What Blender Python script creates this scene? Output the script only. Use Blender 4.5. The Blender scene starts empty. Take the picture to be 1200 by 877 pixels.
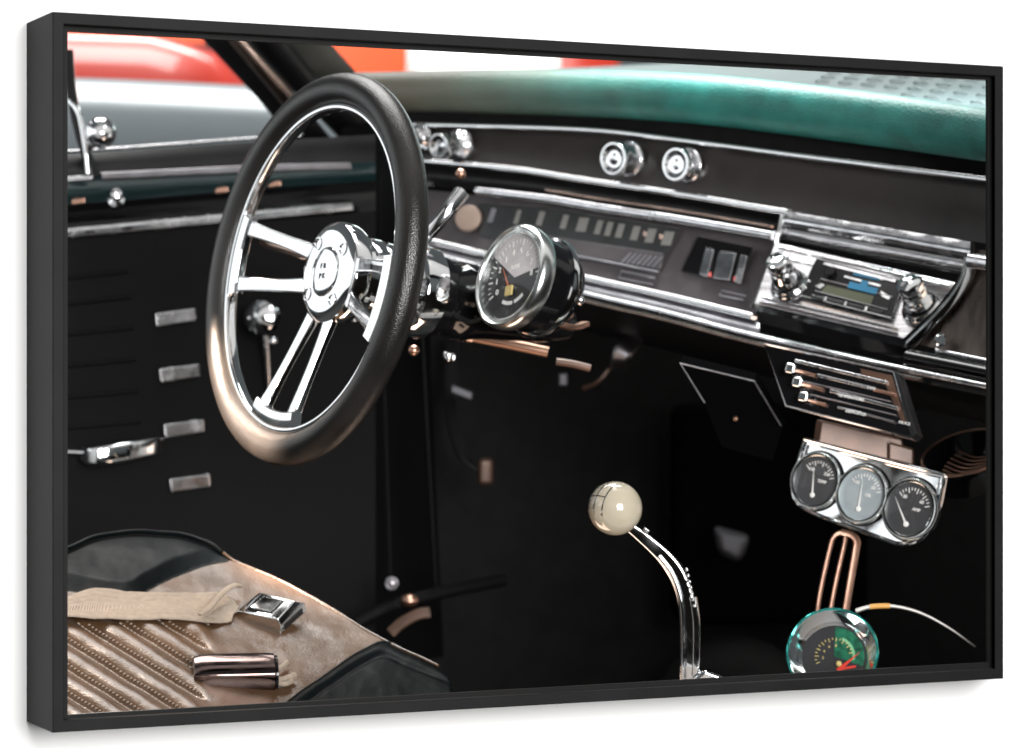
import bpy, bmesh, math, random
from mathutils import Vector, Matrix, noise
random.seed(7)
C = bpy.context.scene.collection
SC = bpy.context.scene
PI = math.pi
F_PX, CX, CY = 3179.0, 600.0, 438.5          # the photograph's focal length and centre (1200 x 877)

def V(*a): return Vector(a)
def P(u, v, Y):                              # a pixel of the photograph at a real distance, in metres
    return Vector(((u-CX)*Y/F_PX, Y, (CY-v)*Y/F_PX))
def px(n, Y): return n*Y/F_PX                # a length of n pixels at distance Y

# ------------------------------------------------------------------ materials
def mat(name, col, rough=.5, metal=0., bump=None, var=None, spec=.5, coat=0., rvar=0., stretch=None, coatr=.05):
    m = bpy.data.materials.new(name); m.use_nodes = True
    nt = m.node_tree; b = nt.nodes['Principled BSDF']
    b.inputs['Base Color'].default_value = (*col, 1); b.inputs['Roughness'].default_value = rough
    b.inputs['Metallic'].default_value = metal; b.inputs['Specular IOR Level'].default_value = spec
    b.inputs['Coat Weight'].default_value = coat; b.inputs['Coat Roughness'].default_value = coatr
    tc = nt.nodes.new('ShaderNodeTexCoord'); mp = nt.nodes.new('ShaderNodeMapping')
    nt.links.new(tc.outputs['Object'], mp.inputs[0])
    if stretch: mp.inputs['Scale'].default_value = stretch
    def noise_(scale, detail=4):
        n = nt.nodes.new('ShaderNodeTexNoise'); n.inputs['Scale'].default_value = scale
        n.inputs['Detail'].default_value = detail; nt.links.new(mp.outputs[0], n.inputs['Vector']); return n
    if var:                                  # (scale, amount): the surface's own uneven colour
        n = noise_(var[0]); r = nt.nodes.new('ShaderNodeMapRange')
        r.inputs[1].default_value = .3; r.inputs[2].default_value = .7
        r.inputs[3].default_value = 1-var[1]; r.inputs[4].default_value = 1+var[1]
        nt.links.new(n.outputs[0], r.inputs[0])
        mx = nt.nodes.new('ShaderNodeVectorMath'); mx.operation = 'SCALE'
        mx.inputs[0].default_value = col; nt.links.new(r.outputs[0], mx.inputs['Scale'])
        nt.links.new(mx.outputs[0], b.inputs['Base Color'])
    if rvar:
        n = noise_(35, 6); r = nt.nodes.new('ShaderNodeMapRange')
        r.inputs[1].default_value = .35; r.inputs[2].default_value = .7
        r.inputs[3].default_value = max(.01, rough-rvar*.5); r.inputs[4].default_value = rough+rvar
        nt.links.new(n.outputs[0], r.inputs[0]); nt.links.new(r.outputs[0], b.inputs['Roughness'])
    if bump:                                 # (scale, strength, kind)
        if len(bump) > 2 and bump[2] == 'cell':
            n = nt.nodes.new('ShaderNodeTexVoronoi'); n.inputs['Scale'].default_value = bump[0]
            nt.links.new(mp.outputs[0], n.inputs['Vector'])
        else: n = noise_(bump[0], 5)
        bp = nt.nodes.new('ShaderNodeBump'); bp.inputs['Strength'].default_value = bump[1]
        bp.inputs['Distance'].default_value = .001
        nt.links.new(n.outputs[0], bp.inputs['Height']); nt.links.new(bp.outputs[0], b.inputs['Normal'])
    return m
def emis(name, col, s):
    m = bpy.data.materials.new(name); m.use_nodes = True; b = m.node_tree.nodes['Principled BSDF']
    b.inputs['Base Color'].default_value = (*col, 1); b.inputs['Roughness'].default_value = .3
    b.inputs['Emission Color'].default_value = (*col, 1); b.inputs['Emission Strength'].default_value = s
    return m
def glass(name, tint=(1, 1, 1), refl=1.0, rough=.01, base=0.03):
    m = bpy.data.materials.new(name); m.use_nodes = True; nt = m.node_tree
    nt.nodes.remove(nt.nodes['Principled BSDF']); out = nt.nodes['Material Output']
    t = nt.nodes.new('ShaderNodeBsdfTransparent'); t.inputs[0].default_value = (*tint, 1)
    g = nt.nodes.new('ShaderNodeBsdfGlossy'); g.inputs['Roughness'].default_value = rough
    lw = nt.nodes.new('ShaderNodeLayerWeight'); lw.inputs[0].default_value = .5
    pw = nt.nodes.new('ShaderNodeMath'); pw.operation = 'POWER'; pw.inputs[1].default_value = 4.
    nt.links.new(lw.outputs['Facing'], pw.inputs[0])
    ma = nt.nodes.new('ShaderNodeMath'); ma.operation = 'MULTIPLY_ADD'; ma.use_clamp = True
    ma.inputs[1].default_value = refl; ma.inputs[2].default_value = base
    nt.links.new(pw.outputs[0], ma.inputs[0])
    mx = nt.nodes.new('ShaderNodeMixShader'); nt.links.new(ma.outputs[0], mx.inputs[0])
    nt.links.new(t.outputs[0], mx.inputs[1]); nt.links.new(g.outputs[0], mx.inputs[2])
    nt.links.new(mx.outputs[0], out.inputs[0]); return m

M = {}
M['wall'] = mat('wall_paint', (.86, .86, .86), .8, bump=(300, .03), spec=.1)
M['frame'] = mat('black_frame_wood', (.0085, .0085, .009), .62, bump=(160, .12), var=(14, .18), stretch=(1, 1, 1), spec=.12)
M['liner'] = mat('black_liner', (.004, .004, .004), .7, spec=.2)
M['chrome'] = mat('chrome', (.78, .79, .80), .05, 1, bump=(16, .012), rvar=.09)
M['chrome_worn'] = mat('worn_chrome', (.62, .62, .64), .16, 1, bump=(40, .10), rvar=.2, var=(50, .22))
M['brown_metal'] = mat('brushed_dark_metal', (.17, .14, .125), .3, 1, bump=(120, .2), stretch=(3, 3, .1), rvar=.1, var=(12, .35))
M['cowl_lit'] = mat('lit_louvre_paint', (.26, .32, .33), .4)  # lit edges of the louvres, painted paler than the cowl
M['brushed'] = mat('brushed_metal', (.66, .65, .67), .26, 1, bump=(120, .25), stretch=(.08, .08, 3), rvar=.12)
M['dull'] = mat('dull_steel', (.32, .31, .33), .38, 1, bump=(90, .2), var=(30, .25))
M['rim'] = mat('black_rim_leather', (.010, .009, .0085), .31, bump=(620, .35, 'cell'), var=(25, .25), spec=.5)
M['leather_black'] = mat('black_seat_vinyl', (.0024, .0036, .0042), .42, bump=(420, .12, 'cell'), var=(20, .12), spec=.05)
M['leather_sunlit'] = mat('sunlit_seat_vinyl', (.080, .043, .022), .31, bump=(420, .22, 'cell'), var=(14, .28), spec=.28)  # sunlight on black vinyl put into a brown base colour
M['thread'] = mat('sewing_thread', (.34, .27, .22), .7)
M['belt'] = mat('belt_webbing', (.29, .235, .185), .75, bump=(900, .8), var=(160, .12), spec=.2)
M['black'] = mat('black_plastic', (.008, .008, .009), .42, bump=(150, .2), var=(25, .3), spec=.4)
M['gloss'] = mat('black_gloss', (.004, .004, .0045), .10, bump=(25, .02), spec=.3, rvar=.06)
M['carpet'] = mat('black_carpet', (.012, .0118, .012), .95, bump=(380, .7), var=(30, .12), spec=.04)
M['door'] = mat('black_door_vinyl', (.0042, .0042, .0045), .5, bump=(420, .3, 'cell'), spec=.10)
M['dash'] = mat('brown_black_dash_paint', (.018, .0145, .0135), .34, bump=(420, .2), var=(40, .1), spec=.5, rvar=.05)
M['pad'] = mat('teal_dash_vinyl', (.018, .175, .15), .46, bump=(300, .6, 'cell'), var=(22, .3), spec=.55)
def tint_pad(m):                             # reflected light painted into the vinyl, grey-beige towards the driver's end
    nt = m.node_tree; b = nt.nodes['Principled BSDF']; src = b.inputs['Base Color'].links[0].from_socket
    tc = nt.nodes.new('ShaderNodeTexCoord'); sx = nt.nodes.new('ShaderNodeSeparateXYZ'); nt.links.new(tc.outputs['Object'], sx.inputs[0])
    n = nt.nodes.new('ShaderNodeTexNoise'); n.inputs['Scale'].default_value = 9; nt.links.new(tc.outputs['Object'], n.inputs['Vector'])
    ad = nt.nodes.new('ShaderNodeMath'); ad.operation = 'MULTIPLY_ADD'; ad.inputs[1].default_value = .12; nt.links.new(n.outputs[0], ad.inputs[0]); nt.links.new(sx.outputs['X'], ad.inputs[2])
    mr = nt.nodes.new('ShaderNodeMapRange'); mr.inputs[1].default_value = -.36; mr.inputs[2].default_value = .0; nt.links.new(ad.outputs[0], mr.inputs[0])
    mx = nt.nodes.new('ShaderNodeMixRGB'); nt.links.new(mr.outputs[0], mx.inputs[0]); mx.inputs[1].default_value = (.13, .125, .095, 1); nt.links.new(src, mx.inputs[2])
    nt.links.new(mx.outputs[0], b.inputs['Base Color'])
tint_pad(M['pad'])
M['cowl'] = mat('grey_teal_cowl_paint', (.085, .125, .13), .42, var=(9, .2), spec=.5)
M['teal_paint'] = mat('dark_teal_paint', (.008, .024, .027), .28, spec=.6, coat=.5)
M['cluster'] = mat('grey_cluster_plate', (.10, .089, .094), .36, .6, bump=(200, .2), var=(25, .2))
M['lens'] = mat('cluster_lens', (.025, .026, .027), .18, spec=.6, var=(20, .3))
M['mark'] = mat('cream_marking', (.16, .16, .15), .5)
M['white_mark'] = mat('white_marking', (.75, .75, .73), .5)
M['red_mark'] = mat('red_marking', (.55, .03, .015), .45)
M['yellow_mark'] = mat('yellow_marking', (.55, .43, .16), .5)
M['orange_mark'] = mat('orange_needle', (.55, .16, .07), .5)
M['dial'] = mat('black_dial', (.014, .014, .016), .45, spec=.4)
M['dial_reflection'] = mat('grey_dial_reflection', (.55, .51, .52), .55, var=(60, .1))
M['dial_pale'] = mat('pale_dial', (.27, .31, .33), .55, var=(60, .08))
M['green_reflection'] = mat('green_dial_reflection', (.008, .085, .045), .3, var=(140, .6))
M['glass'] = glass('clear_gauge_glass', refl=.9, base=.012)
M['shield'] = glass('windshield_glass', tint=(.93, .97, .96), refl=.5, base=.0)
M['ivory'] = mat('ivory_ball', (.43, .38, .29), .10, spec=.55, coat=.6, var=(40, .05))
M['ink'] = mat('black_ink', (.006, .006, .006), .4)
M['copper'] = mat('copper_tinted_metal', (.52, .31, .23), .33, 1, bump=(60, .2), var=(30, .25))
M['copper_tint'] = mat('warm_brown_tint', (.085, .047, .032), .35, .3, var=(25, .3))  # also carries warm reflections painted on heater, gauge bracket and column
M['lcd'] = mat('green_lcd', (.05, .056, .027), .3)
M['blue'] = mat('blue_emblem', (.0, .13, .25), .3, spec=.5)
M['bezel'] = mat('polished_bezel', (.84, .87, .86), .22, 1, bump=(30, .02), rvar=.06)
M['dial_dark'] = mat('charcoal_dial', (.035, .036, .039), .4, spec=.5)
M['void_black'] = mat('black_void', (.002, .002, .0022), 1., spec=0., bump=(300, .3))  # shade put into the colour: near-black without sheen for under-dash panels
M['bracket'] = mat('dark_grey_bracket', (.10, .10, .11), .5, .8)
M['copper_dim'] = mat('dim_copper', (.26, .15, .105), .4, .8)
M['shell'] = mat('smoked_chrome', (.17, .125, .115), .13, 1, bump=(30, .05), rvar=.1)
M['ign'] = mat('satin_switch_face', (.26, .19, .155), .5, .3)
M['teal_rim'] = mat('teal_rim_light', (.05, .42, .38), .15, .8)
M['green_pale'] = mat('pale_green_print', (.13, .34, .18), .45)
M['cable'] = mat('grey_cable', (.42, .40, .38), .4, .4)
M['cable_tip'] = mat('orange_sleeve', (.55, .28, .06), .5)
M['asphalt'] = mat('asphalt', (.06, .06, .062), .9, bump=(60, .6), var=(3, .3))
M['car_grey'] = mat('grey_car_paint', (.36, .41, .44), .32, .15, coat=.5, var=(2, .06))
M['car_red'] = mat('red_car_paint', (.62, .045, .025), .35, coat=.6)
M['car_white'] = mat('white_car_paint', (.78, .78, .78), .3, coat=.5)
M['car_orange'] = mat('orange_car_paint', (.62, .085, .03), .35, coat=.5)
M['car_glass'] = mat('dark_car_glass', (.02, .025, .03), .08, spec=.7)
M['rubber'] = mat('tyre_rubber', (.012, .012, .012), .7)
M['pillar'] = mat('olive_grey_pillar_trim', (.13, .13, .115), .4, var=(15, .25))
M['bronze'] = mat('bronze_trim', (.34, .25, .21), .25, 1, var=(30, .3), bump=(60, .1))

# ------------------------------------------------------------------ mesh builder
def catmull(pts, n):
    pts = [Vector(p) for p in pts]; out = []
    m = len(pts)-1
    for i in range(m):
        p0 = pts[i-1] if i else pts[0]*2-pts[1]; p1, p2 = pts[i], pts[i+1]
        p3 = pts[i+2] if i+2 <= m else pts[m]*2-pts[m-1]
        for k in range(n):
            t = k/n
            out.append(.5*((2*p1)+(p2-p0)*t+(2*p0-5*p1+4*p2-p3)*t*t+(3*p1-p0-3*p2+p3)*t**3))
    out.append(pts[-1]); return out
def circ(r, n=12, ry=None): return [(r*math.cos(2*PI*k/n), (ry or r)*math.sin(2*PI*k/n)) for k in range(n)]
def rrect(w, h, r, n=3):
    out = []
    for (cx, cy, a0) in ((w/2-r, h/2-r, 0), (-w/2+r, h/2-r, 90), (-w/2+r, -h/2+r, 180), (w/2-r, -h/2+r, 270)):
        for k in range(n+1):
            a = math.radians(a0+90*k/n); out.append((cx+r*math.cos(a), cy+r*math.sin(a)))
    return out

class MB:
    def __init__(s): s.b = bmesh.new(); s.mi = 0
    def face(s, vs):
        try:
            f = s.b.faces.new(vs); f.material_index = s.mi; return f
        except ValueError: return None
    def loft(s, rows, cu=False, cv=False, cap=False):
        """rows of 3-D points -> a surface; cu closes each row, cv closes the rows"""
        g = [[s.b.verts.new(p) for p in r] for r in rows]
        nr = len(g); nc = len(g[0])
        for i in range(nr if cv else nr-1):
            for j in range(nc if cu else nc-1):
                a, b = g[i], g[(i+1) % nr]; k = (j+1) % nc
                s.face((a[j], a[k], b[k], b[j]))
        if cap and cu:
            s.face(list(reversed(g[0]))); s.face(g[-1])
        return g
    def sweep(s, pts, sec, N=None, closed=False, scales=None, cap=True):
        pts = [Vector(p) for p in pts]; n = len(pts); rows = []
        for i, p in enumerate(pts):
            if closed: T = (pts[(i+1) % n]-pts[i-1])
            else: T = pts[min(i+1, n-1)]-pts[max(i-1, 0)]
            T.normalize()
            up = N[i] if isinstance(N, list) else (N if N is not None else (V(0, 0, 1) if abs(T.z) < .95 else V(1, 0, 0)))
            S = T.cross(up).normalized(); U = S.cross(T).normalized()
            k = scales[i] if scales else 1
            rows.append([p+S*(x*k)+U*(y*k) for x, y in sec])
        s.loft(rows, cu=True, cv=closed, cap=cap and not closed); return s
    def tube(s, pts, r, n=12, closed=False, radii=None):
        if radii: return s.sweep(pts, circ(1, n), closed=closed, scales=radii)
        return s.sweep(pts, circ(r, n), closed=closed)
    def lathe(s, o, axis, prof, n=48, x=None, start=0., arc=2*PI):
        axis = Vector(axis).normalized()
        x = Vector(x) if x is not None else (V(0, 0, 1) if abs(axis.z) < .9 else V(1, 0, 0))
        x = (x-axis*x.dot(axis)).normalized(); y = axis.cross(x)
        rows = []
        full = arc > 2*PI-1e-6
        m = n if full else n+1
        for k in range(m):
            a = start+arc*k/n; d = x*math.cos(a)+y*math.sin(a)
            rows.append([Vector(o)+axis*h+d*max(r, 1e-5) for h, r in prof])
        s.loft(rows, cv=full); return s
    def prism(s, pts, off):
        """polygon pts pushed along off (vector or list of vectors)"""
        n = len(pts); a = [s.b.verts.new(p) for p in pts]
        b = [s.b.verts.new(Vector(p)+(off[i] if isinstance(off, list) else off)) for i, p in enumerate(pts)]
        s.face(a); s.face(list(reversed(b)))
        for i in range(n): s.face((a[i], b[i], b[(i+1) % n], a[(i+1) % n]))
        return s
    def box(s, c, ex, ey, ez):
        c, ex, ey, ez = Vector(c), Vector(ex)/2, Vector(ey)/2, Vector(ez)/2
        return s.prism([c-ex-ey-ez, c+ex-ey-ez, c+ex+ey-ez, c-ex+ey-ez], ez*2)
    def ball(s, c, r, nu=32, nv=20, sc=(1, 1, 1)):
        rows = []
        for i in range(nv+1):
            t = PI*i/nv
            rows.append([Vector(c)+V(r*sc[0]*math.sin(t)*math.cos(2*PI*k/nu), r*sc[1]*math.sin(t)*math.sin(2*PI*k/nu), r*sc[2]*math.cos(t)) for k in range(nu)])
        s.loft(rows, cu=True); return s
    def text(s, body, fr, a, b, size, c=0., ext=.0004, rot=0., shear=0.):
        cu = bpy.data.curves.new('txt', 'FONT'); cu.body = body; cu.size = size; cu.extrude = ext
        cu.align_x = 'CENTER'; cu.align_y = 'CENTER'; cu.resolution_u = 3; cu.shear = shear
        o = bpy.data.objects.new('txt', cu); C.objects.link(o)
        dg = bpy.context.evaluated_depsgraph_get(); me = bpy.data.meshes.new_from_object(o.evaluated_get(dg))
        ca, sa = math.cos(rot), math.sin(rot); vs = []
        for v in me.vertices:
            x, y = v.co.x*ca-v.co.y*sa, v.co.x*sa+v.co.y*ca
            vs.append(s.b.verts.new(fr.p(a+x, b+y, c+v.co.z)))
        for p in me.polygons: s.face([vs[i] for i in p.vertices])
        bpy.data.objects.remove(o); bpy.data.curves.remove(cu); bpy.data.meshes.remove(me); return s
    def build(s, name, m, parent=None, angle=40, bevel=0., seg=2, weld=True):
        b = s.b
        if weld: bmesh.ops.remove_doubles(b, verts=b.verts, dist=1e-6)
        bmesh.ops.recalc_face_normals(b, faces=b.faces)
        if parent is not None and parent.type == 'EMPTY': bmesh.ops.translate(b, verts=b.verts, vec=-parent.location)
        elif parent is not None and parent.parent is not None: bmesh.ops.translate(b, verts=b.verts, vec=-parent.parent.location)
        me = bpy.data.meshes.new(name); b.to_mesh(me); b.free()
        for p in me.polygons: p.use_smooth = True
        try: me.set_sharp_from_angle(angle=math.radians(angle))
        except Exception: pass
        for mm in (m if isinstance(m, (list, tuple)) else [m]): me.materials.append(mm)
        o = bpy.data.objects.new(name, me); C.objects.link(o)
        if parent is not None: o.parent = parent
        if bevel:
            md = o.modifiers.new('bevel', 'BEVEL'); md.width = bevel; md.segments = seg; md.limit_method = 'ANGLE'
            md.angle_limit = math.radians(35); md.harden_normals = True
        return o

class Fr:
    """a flat frame: a to the right, b up, c out towards the viewer"""
    def __init__(s, o, n, d=(1, 0)):
        s.o = Vector(o); s.n = Vector(n).normalized(); w = V(d[0], 0, -d[1])
        w.y = -(w.x*s.n.x+w.z*s.n.z)/s.n.y; s.x = w.normalized(); s.y = s.n.cross(s.x)
        if s.y.z < 0: s.y = -s.y
    def p(s, a, b, c=0.): return s.o+s.x*a+s.y*b+s.n*c
    def at(s, u, v, c=0.):                   # where the line of sight of a photo pixel meets the frame
        d = P(u, v, 1.); t = (s.o+s.n*c).dot(s.n)/d.dot(s.n); q = d*t-s.o
        return q.dot(s.x), q.dot(s.y)
    def hit(s, u, v, c=0.):
        a, b = s.at(u, v, c); return s.p(a, b, c)

def thing(name, label, cat, loc=(0, 0, 0), group=None):
    o = bpy.data.objects.new(name, None); C.objects.link(o); o.location = loc; o.empty_display_size = .05
    o['label'] = label; o['category'] = cat
    if group: o['group'] = group
    return o
def tag(o, label, cat, group=None):
    o['label'] = label; o['category'] = cat
    if group: o['group'] = group
    return o
def lerp(tab, x):
    if x <= tab[0][0]:
        (x0, y0), (x1, y1) = tab[0], tab[1]
    else:
        for (x0, y0), (x1, y1) in zip(tab, tab[1:]):
            if x <= x1: break
    return y0+(y1-y0)*(x-x0)/(x1-x0)
def smooth_tab(tab, n=8):
    q = catmull([V(a, b, 0) for a, b in tab], n); return [(p.x, p.y) for p in q]
# ================================================================== camera
cam = bpy.data.cameras.new('camera'); co = bpy.data.objects.new('camera', cam); C.objects.link(co)
cam.sensor_width = 36.; cam.lens = F_PX/1200*36; cam.clip_end = 300; cam.clip_start = .05
co.rotation_euler = (PI/2, 0, 0); SC.camera = co
cam.dof.use_dof = True; cam.dof.focus_distance = 2.86; cam.dof.aperture_fstop = 6.3

# ================================================================== black box frame on the white wall
D1 = 2.634
TH = math.atan(.1777*F_PX/1216.3)
FH, FN = V(math.cos(TH), math.sin(TH), 0), V(-math.sin(TH), math.cos(TH), 0)     # along the frame / into the wall
FO = V((61.7-CX)*D1/F_PX, D1, 0)
_k = (1175.6-CX)/F_PX                       # right edge: (FO + a FH).x = _k (FO + a FH).y
FW = (_k*FO.y-FO.x)/(FH.x-_k*FH.y)
FT, FB = (CY-13.8)*D1/F_PX, (CY-859.)*D1/F_PX
DEP = .098
def FP(a, b, c): return FO+FH*a+FN*c+V(0, 0, b)
def fhit(u, v, c):
    d = P(u, v, 1.); o = FO+FN*c; t = o.dot(FN)/d.dot(FN); q = d*t-o
    return q.dot(FH), q.z
fr = thing('picture_frame', 'black box frame hung on the white wall around the car interior view', 'picture frame', FO)
prof = [(.0008, 0), (.0107, 0), (.0115, .0008), (.0115, .013), (.004, .0132), (.004, DEP), (0, DEP), (0, .0008)]
def corner(sx, sz):
    out = []
    for w, c in prof:
        a = w if sx < 0 else FW-w+.066*c/DEP
        b = FT-w if sz > 0 else FB+w
        out.append(FP(a, b, c))
    return out
cs = [corner(-1, 1), corner(1, 1), corner(1, -1), corner(-1, -1)]
for i in range(4):
    m = MB(); m.loft([cs[i], cs[(i+1) % 4]], cu=True, cap=True); m.build('rail', M['frame'], fr, angle=25)
# the dark inner ledge behind the lip
lin = [(79.3, 37), (1157.6, 93.6), (1158.2, 776.5), (79.3, 838)]
inn = [fhit(u, v, .0145) for u, v in lin]
out_ = [(.0045, FT-.0045), (FW+.002, FT-.0045), (FW+.002, FB+.0045), (.0045, FB+.0045)]
rows = []
for i in range(4):
    rows.append([FP(*out_[i], .0145), FP(*inn[i], .0145), FP(*inn[i], .019), FP(*out_[i], .019)])
m = MB(); m.loft(rows, cu=True, cv=True); m.build('inner_ledge', M['liner'], fr, angle=25)

wl, wr, wt, wb = .0025, FW+.0615, FT-.0025, FB+.0025
w = MB()
for c in (DEP-.0005, DEP+.02):
    pass
X0, X1, Z0, Z1 = -2.6, 4.2, -1.5, 1.7
def ring(c): return [FP(wl, wt, c), FP(wr, wt, c), FP(wr, wb, c), FP(wl, wb, c)], [FP(X0, Z1, c), FP(X1, Z1, c), FP(X1, Z0, c), FP(X0, Z0, c)]
(i0, o0), (i1, o1) = ring(DEP-.0005), ring(DEP+.018)
w.loft([o0, i0, i1, o1], cu=True, cv=True)
tag(w.build('wall', M['wall'], angle=20), 'plain white wall behind the black picture frame', 'wall')

# ================================================================== outside: ground and the parked cars
g = MB(); g.loft([[FP(-14, -.62, .14), V(-16, 60, -.62)], [FP(1, -.62, .14), V(2, 60, -.62)], [FP(14, -.62, .14), V(18, 60, -.62)]])
go = g.build('ground', M['asphalt']); go['kind'] = 'structure'
def vehicle(name, label, cat, c, head, L, W, H, hood, paint, van=False, deck=.55):
    """c: ground point at the middle; head: direction of its length; hood: shoulder height"""
    t = thing(name, label, cat, c); hx = V(math.cos(head), math.sin(head), 0); hy = V(-hx.y, hx.x, 0)
    def q(l, s, z): return Vector(c)+hx*l+hy*s+V(0, 0, z)
    b = MB(); rows = []
    for i in range(25):
        k = -1+2*i/24; l = k*L/2
        e = max(0, abs(k)-.86)/.14; hw = W/2*(1-.10*e*e-.03*k*k); top = (H if van else hood)*(1-.16*e*e*(1 if not van else .3))+.02*math.sin(k*4)
        sec = [(-hw*.95, .2), (-hw, .38), (-hw*1.01, top*.62), (-hw*.985, top*.84), (-hw*.95, top*.93), (-hw*.87, top*.985), (-hw*.7, top), (0, top+.025)]
        sec += [(-s, z) for s, z in reversed(sec[:-1])]
        rows.append([q(l, s, z) for s, z in sec])
    b.loft(rows, cu=True, cap=True); b.build('body', paint, t, angle=50)
    if not van:
        gl = MB(); rf = MB(); zt = H
        lo = [(-L*.26, -W*.42), (L*.20, -W*.42), (L*.20, W*.42), (-L*.26, W*.42)]; hi = [(-L*.17, -W*.34), (L*.09, -W*.34), (L*.09, W*.34), (-L*.17, W*.34)]
        gl.loft([[q(l, s, hood-.02) for l, s in lo], [q(l, s, zt-.04) for l, s in hi]], cu=True); gl.build('window_band', M['car_glass'], t)
        rf.prism([q(l*1.06, s*1.05, zt-.045) for l, s in hi], V(0, 0, .05)); rf.build('roof', paint, t, bevel=.02)
    else:
        for sd in (-1, 1):
            gl = MB(); gl.prism([q(l, sd*W*.506, z) for l, z in ((L*.16, H*.56), (L*.36, H*.56), (L*.33, H*.83), (L*.16, H*.83))], hy*(sd*.02)); gl.build('window', M['car_glass'], t)
    for l in (-L*.3, L*.31):
        for sd in (-1, 1):
            wh = MB(); o = q(l, sd*(W/2-.2), .31); wh.lathe(o, hy*sd, [(0, .02), (0, .29), (.03, .31), (.19, .31), (.225, .28), (.225, .2)], 28)
            w_ = wh.build('wheel', M['rubber'], t); ri = MB(); ri.lathe(o, hy*sd, [(.205, .2), (.21, .18), (.19, .05), (.21, 0)], 20); ri.build('hubcap', M['chrome'], w_)
    return t
GZ = -.62
vehicle('parked_car', 'pale grey car parked right outside the driver window', 'car', (-1.9, 5.95, GZ), math.radians(5), 3.6, 1.55, 1.62, 1.205, M['car_grey'])
vehicle('parked_car', 'bright red car parked beyond the grey car outside', 'car', (-2.73, 8.3, GZ), math.radians(-2), 4.2, 1.7, 2.0, 1.58, M['car_red'])
vehicle('parked_van', 'orange van seen through the windshield beside the pillar', 'van', (-2.78, 13.2, GZ), math.radians(0), 4.6, 1.8, 2.55, 1.0, M['car_orange'], van=True)
vehicle('parked_van', 'white van seen over the middle of the dashboard', 'van', (-2.01, 17.5, GZ), math.radians(0), 4.6, 1.9, 2.95, 1.0, M['car_white'], van=True)
vehicle('parked_van', 'red van seen beyond the right end of the white van', 'van', (-1.43, 23, GZ), math.radians(0), 4.6, 1.9, 3.6, 1.0, M['car_red'], van=True)

# ================================================================== car body
body = thing('cabin_body', 'dark car body shell around the cabin with pillar, windshield and footwell', 'car body', P(600, 438, 4.60))
m = MB(); m.loft([[P(420, 190, 4.45), P(420, 960, 4.40)], [P(640, 200, 4.65), P(640, 960, 4.60)], [P(900, 220, 4.70), P(900, 960, 4.65)], [P(1500, 220, 4.70), P(1500, 960, 4.65)]])
m.build('firewall', M['carpet'], body)
m = MB(); m.loft([[V(-1.3, 2.78+.1, -.56), V(-1.3, 4.95, -.56)], [V(.0, 3.0, -.56), V(.0, 4.95, -.56)], [V(1.4, 3.75, -.56), V(1.4, 4.95, -.56)]])
m.build('floor_pan', M['carpet'], body)
# transmission tunnel
m = MB(); rows = []
for k in range(12):
    t = k/11; c0 = V(.26+.1*t, 3.42+.95*t, -.56); r = .09+.05*t
    rows.append([c0+V(math.cos(a)*r*1.1*.85, -math.cos(a)*r*.4, math.sin(a)*r) for a in [PI*j/14 for j in range(15)]])
m.loft(rows); m.build('transmission_tunnel', M['carpet'], body)
# kick panel with its vertical edges, between door and firewall
m = MB(); m.loft([catmull([P(400, 150, 4.22), P(405, 420, 4.22), P(415, 770, 4.22)], 6), catmull([P(445, 140, 4.32), P(450, 420, 4.32), P(470, 770, 4.32)], 6), catmull([P(500, 140, 4.50), P(505, 420, 4.50), P(520, 770, 4.50)], 6)])
m.build('kick_panel', M['door'], body)
for u0, u1 in ((428, 432), (446, 452), (486, 505)):
    m = MB(); m.tube(catmull([P(u0, 175, 4.18), P((u0+u1)/2, 400, 4.21), P(u1+6, 690, 4.22)], 8), .0025); m.build('trim_edge', M['door'], body)
m = MB(); m.ball(P(350, 159, 4.10), px(5.5, 3.8)); m.build('screw', M['chrome'], body)
# A pillar: bands running down to the right
def band(pts_l, pts_r, Y0, Y1, th, mm, name):
    m = MB(); n = len(pts_l)-1
    a = [P(u, v, Y0+(Y1-Y0)*i/n) for i, (u, v) in enumerate(pts_l)]; b = [P(u, v, Y0+(Y1-Y0)*i/n) for i, (u, v) in enumerate(pts_r)]
    rows = []
    for p, q in zip(a, b):
        mid = (p+q)/2; out = V(.1, -1, .15).normalized()*th
        rows.append([p, p*.75+q*.25+out*.8, mid+out, p*.25+q*.75+out*.8, q, q-out*2, p-out*2])
    m.loft(rows, cu=True, cap=True); return m.build(name, mm, body, angle=60)
band([(212, 15), (300, 110), (352, 172)], [(262, 15), (344, 108), (396, 172)], 4.16, 4.3, .010, M['black'], 'pillar_inner')
band([(254, 30), (330, 120), (352, 146)], [(273, 30), (352, 120), (372, 143)], 4.14, 4.2, .006, M['bronze'], 'trim_strip')
band([(270, 20), (352, 112), (420, 180)], [(316, 20), (374, 94), (440, 168)], 4.2, 4.35, .012, M['black'], 'pillar_core')
band([(309, 20), (372, 94), (420, 150)], [(360, 20), (422, 90), (470, 150)], 4.26, 4.42, .012, M['pillar'], 'windshield_pillar')
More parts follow.
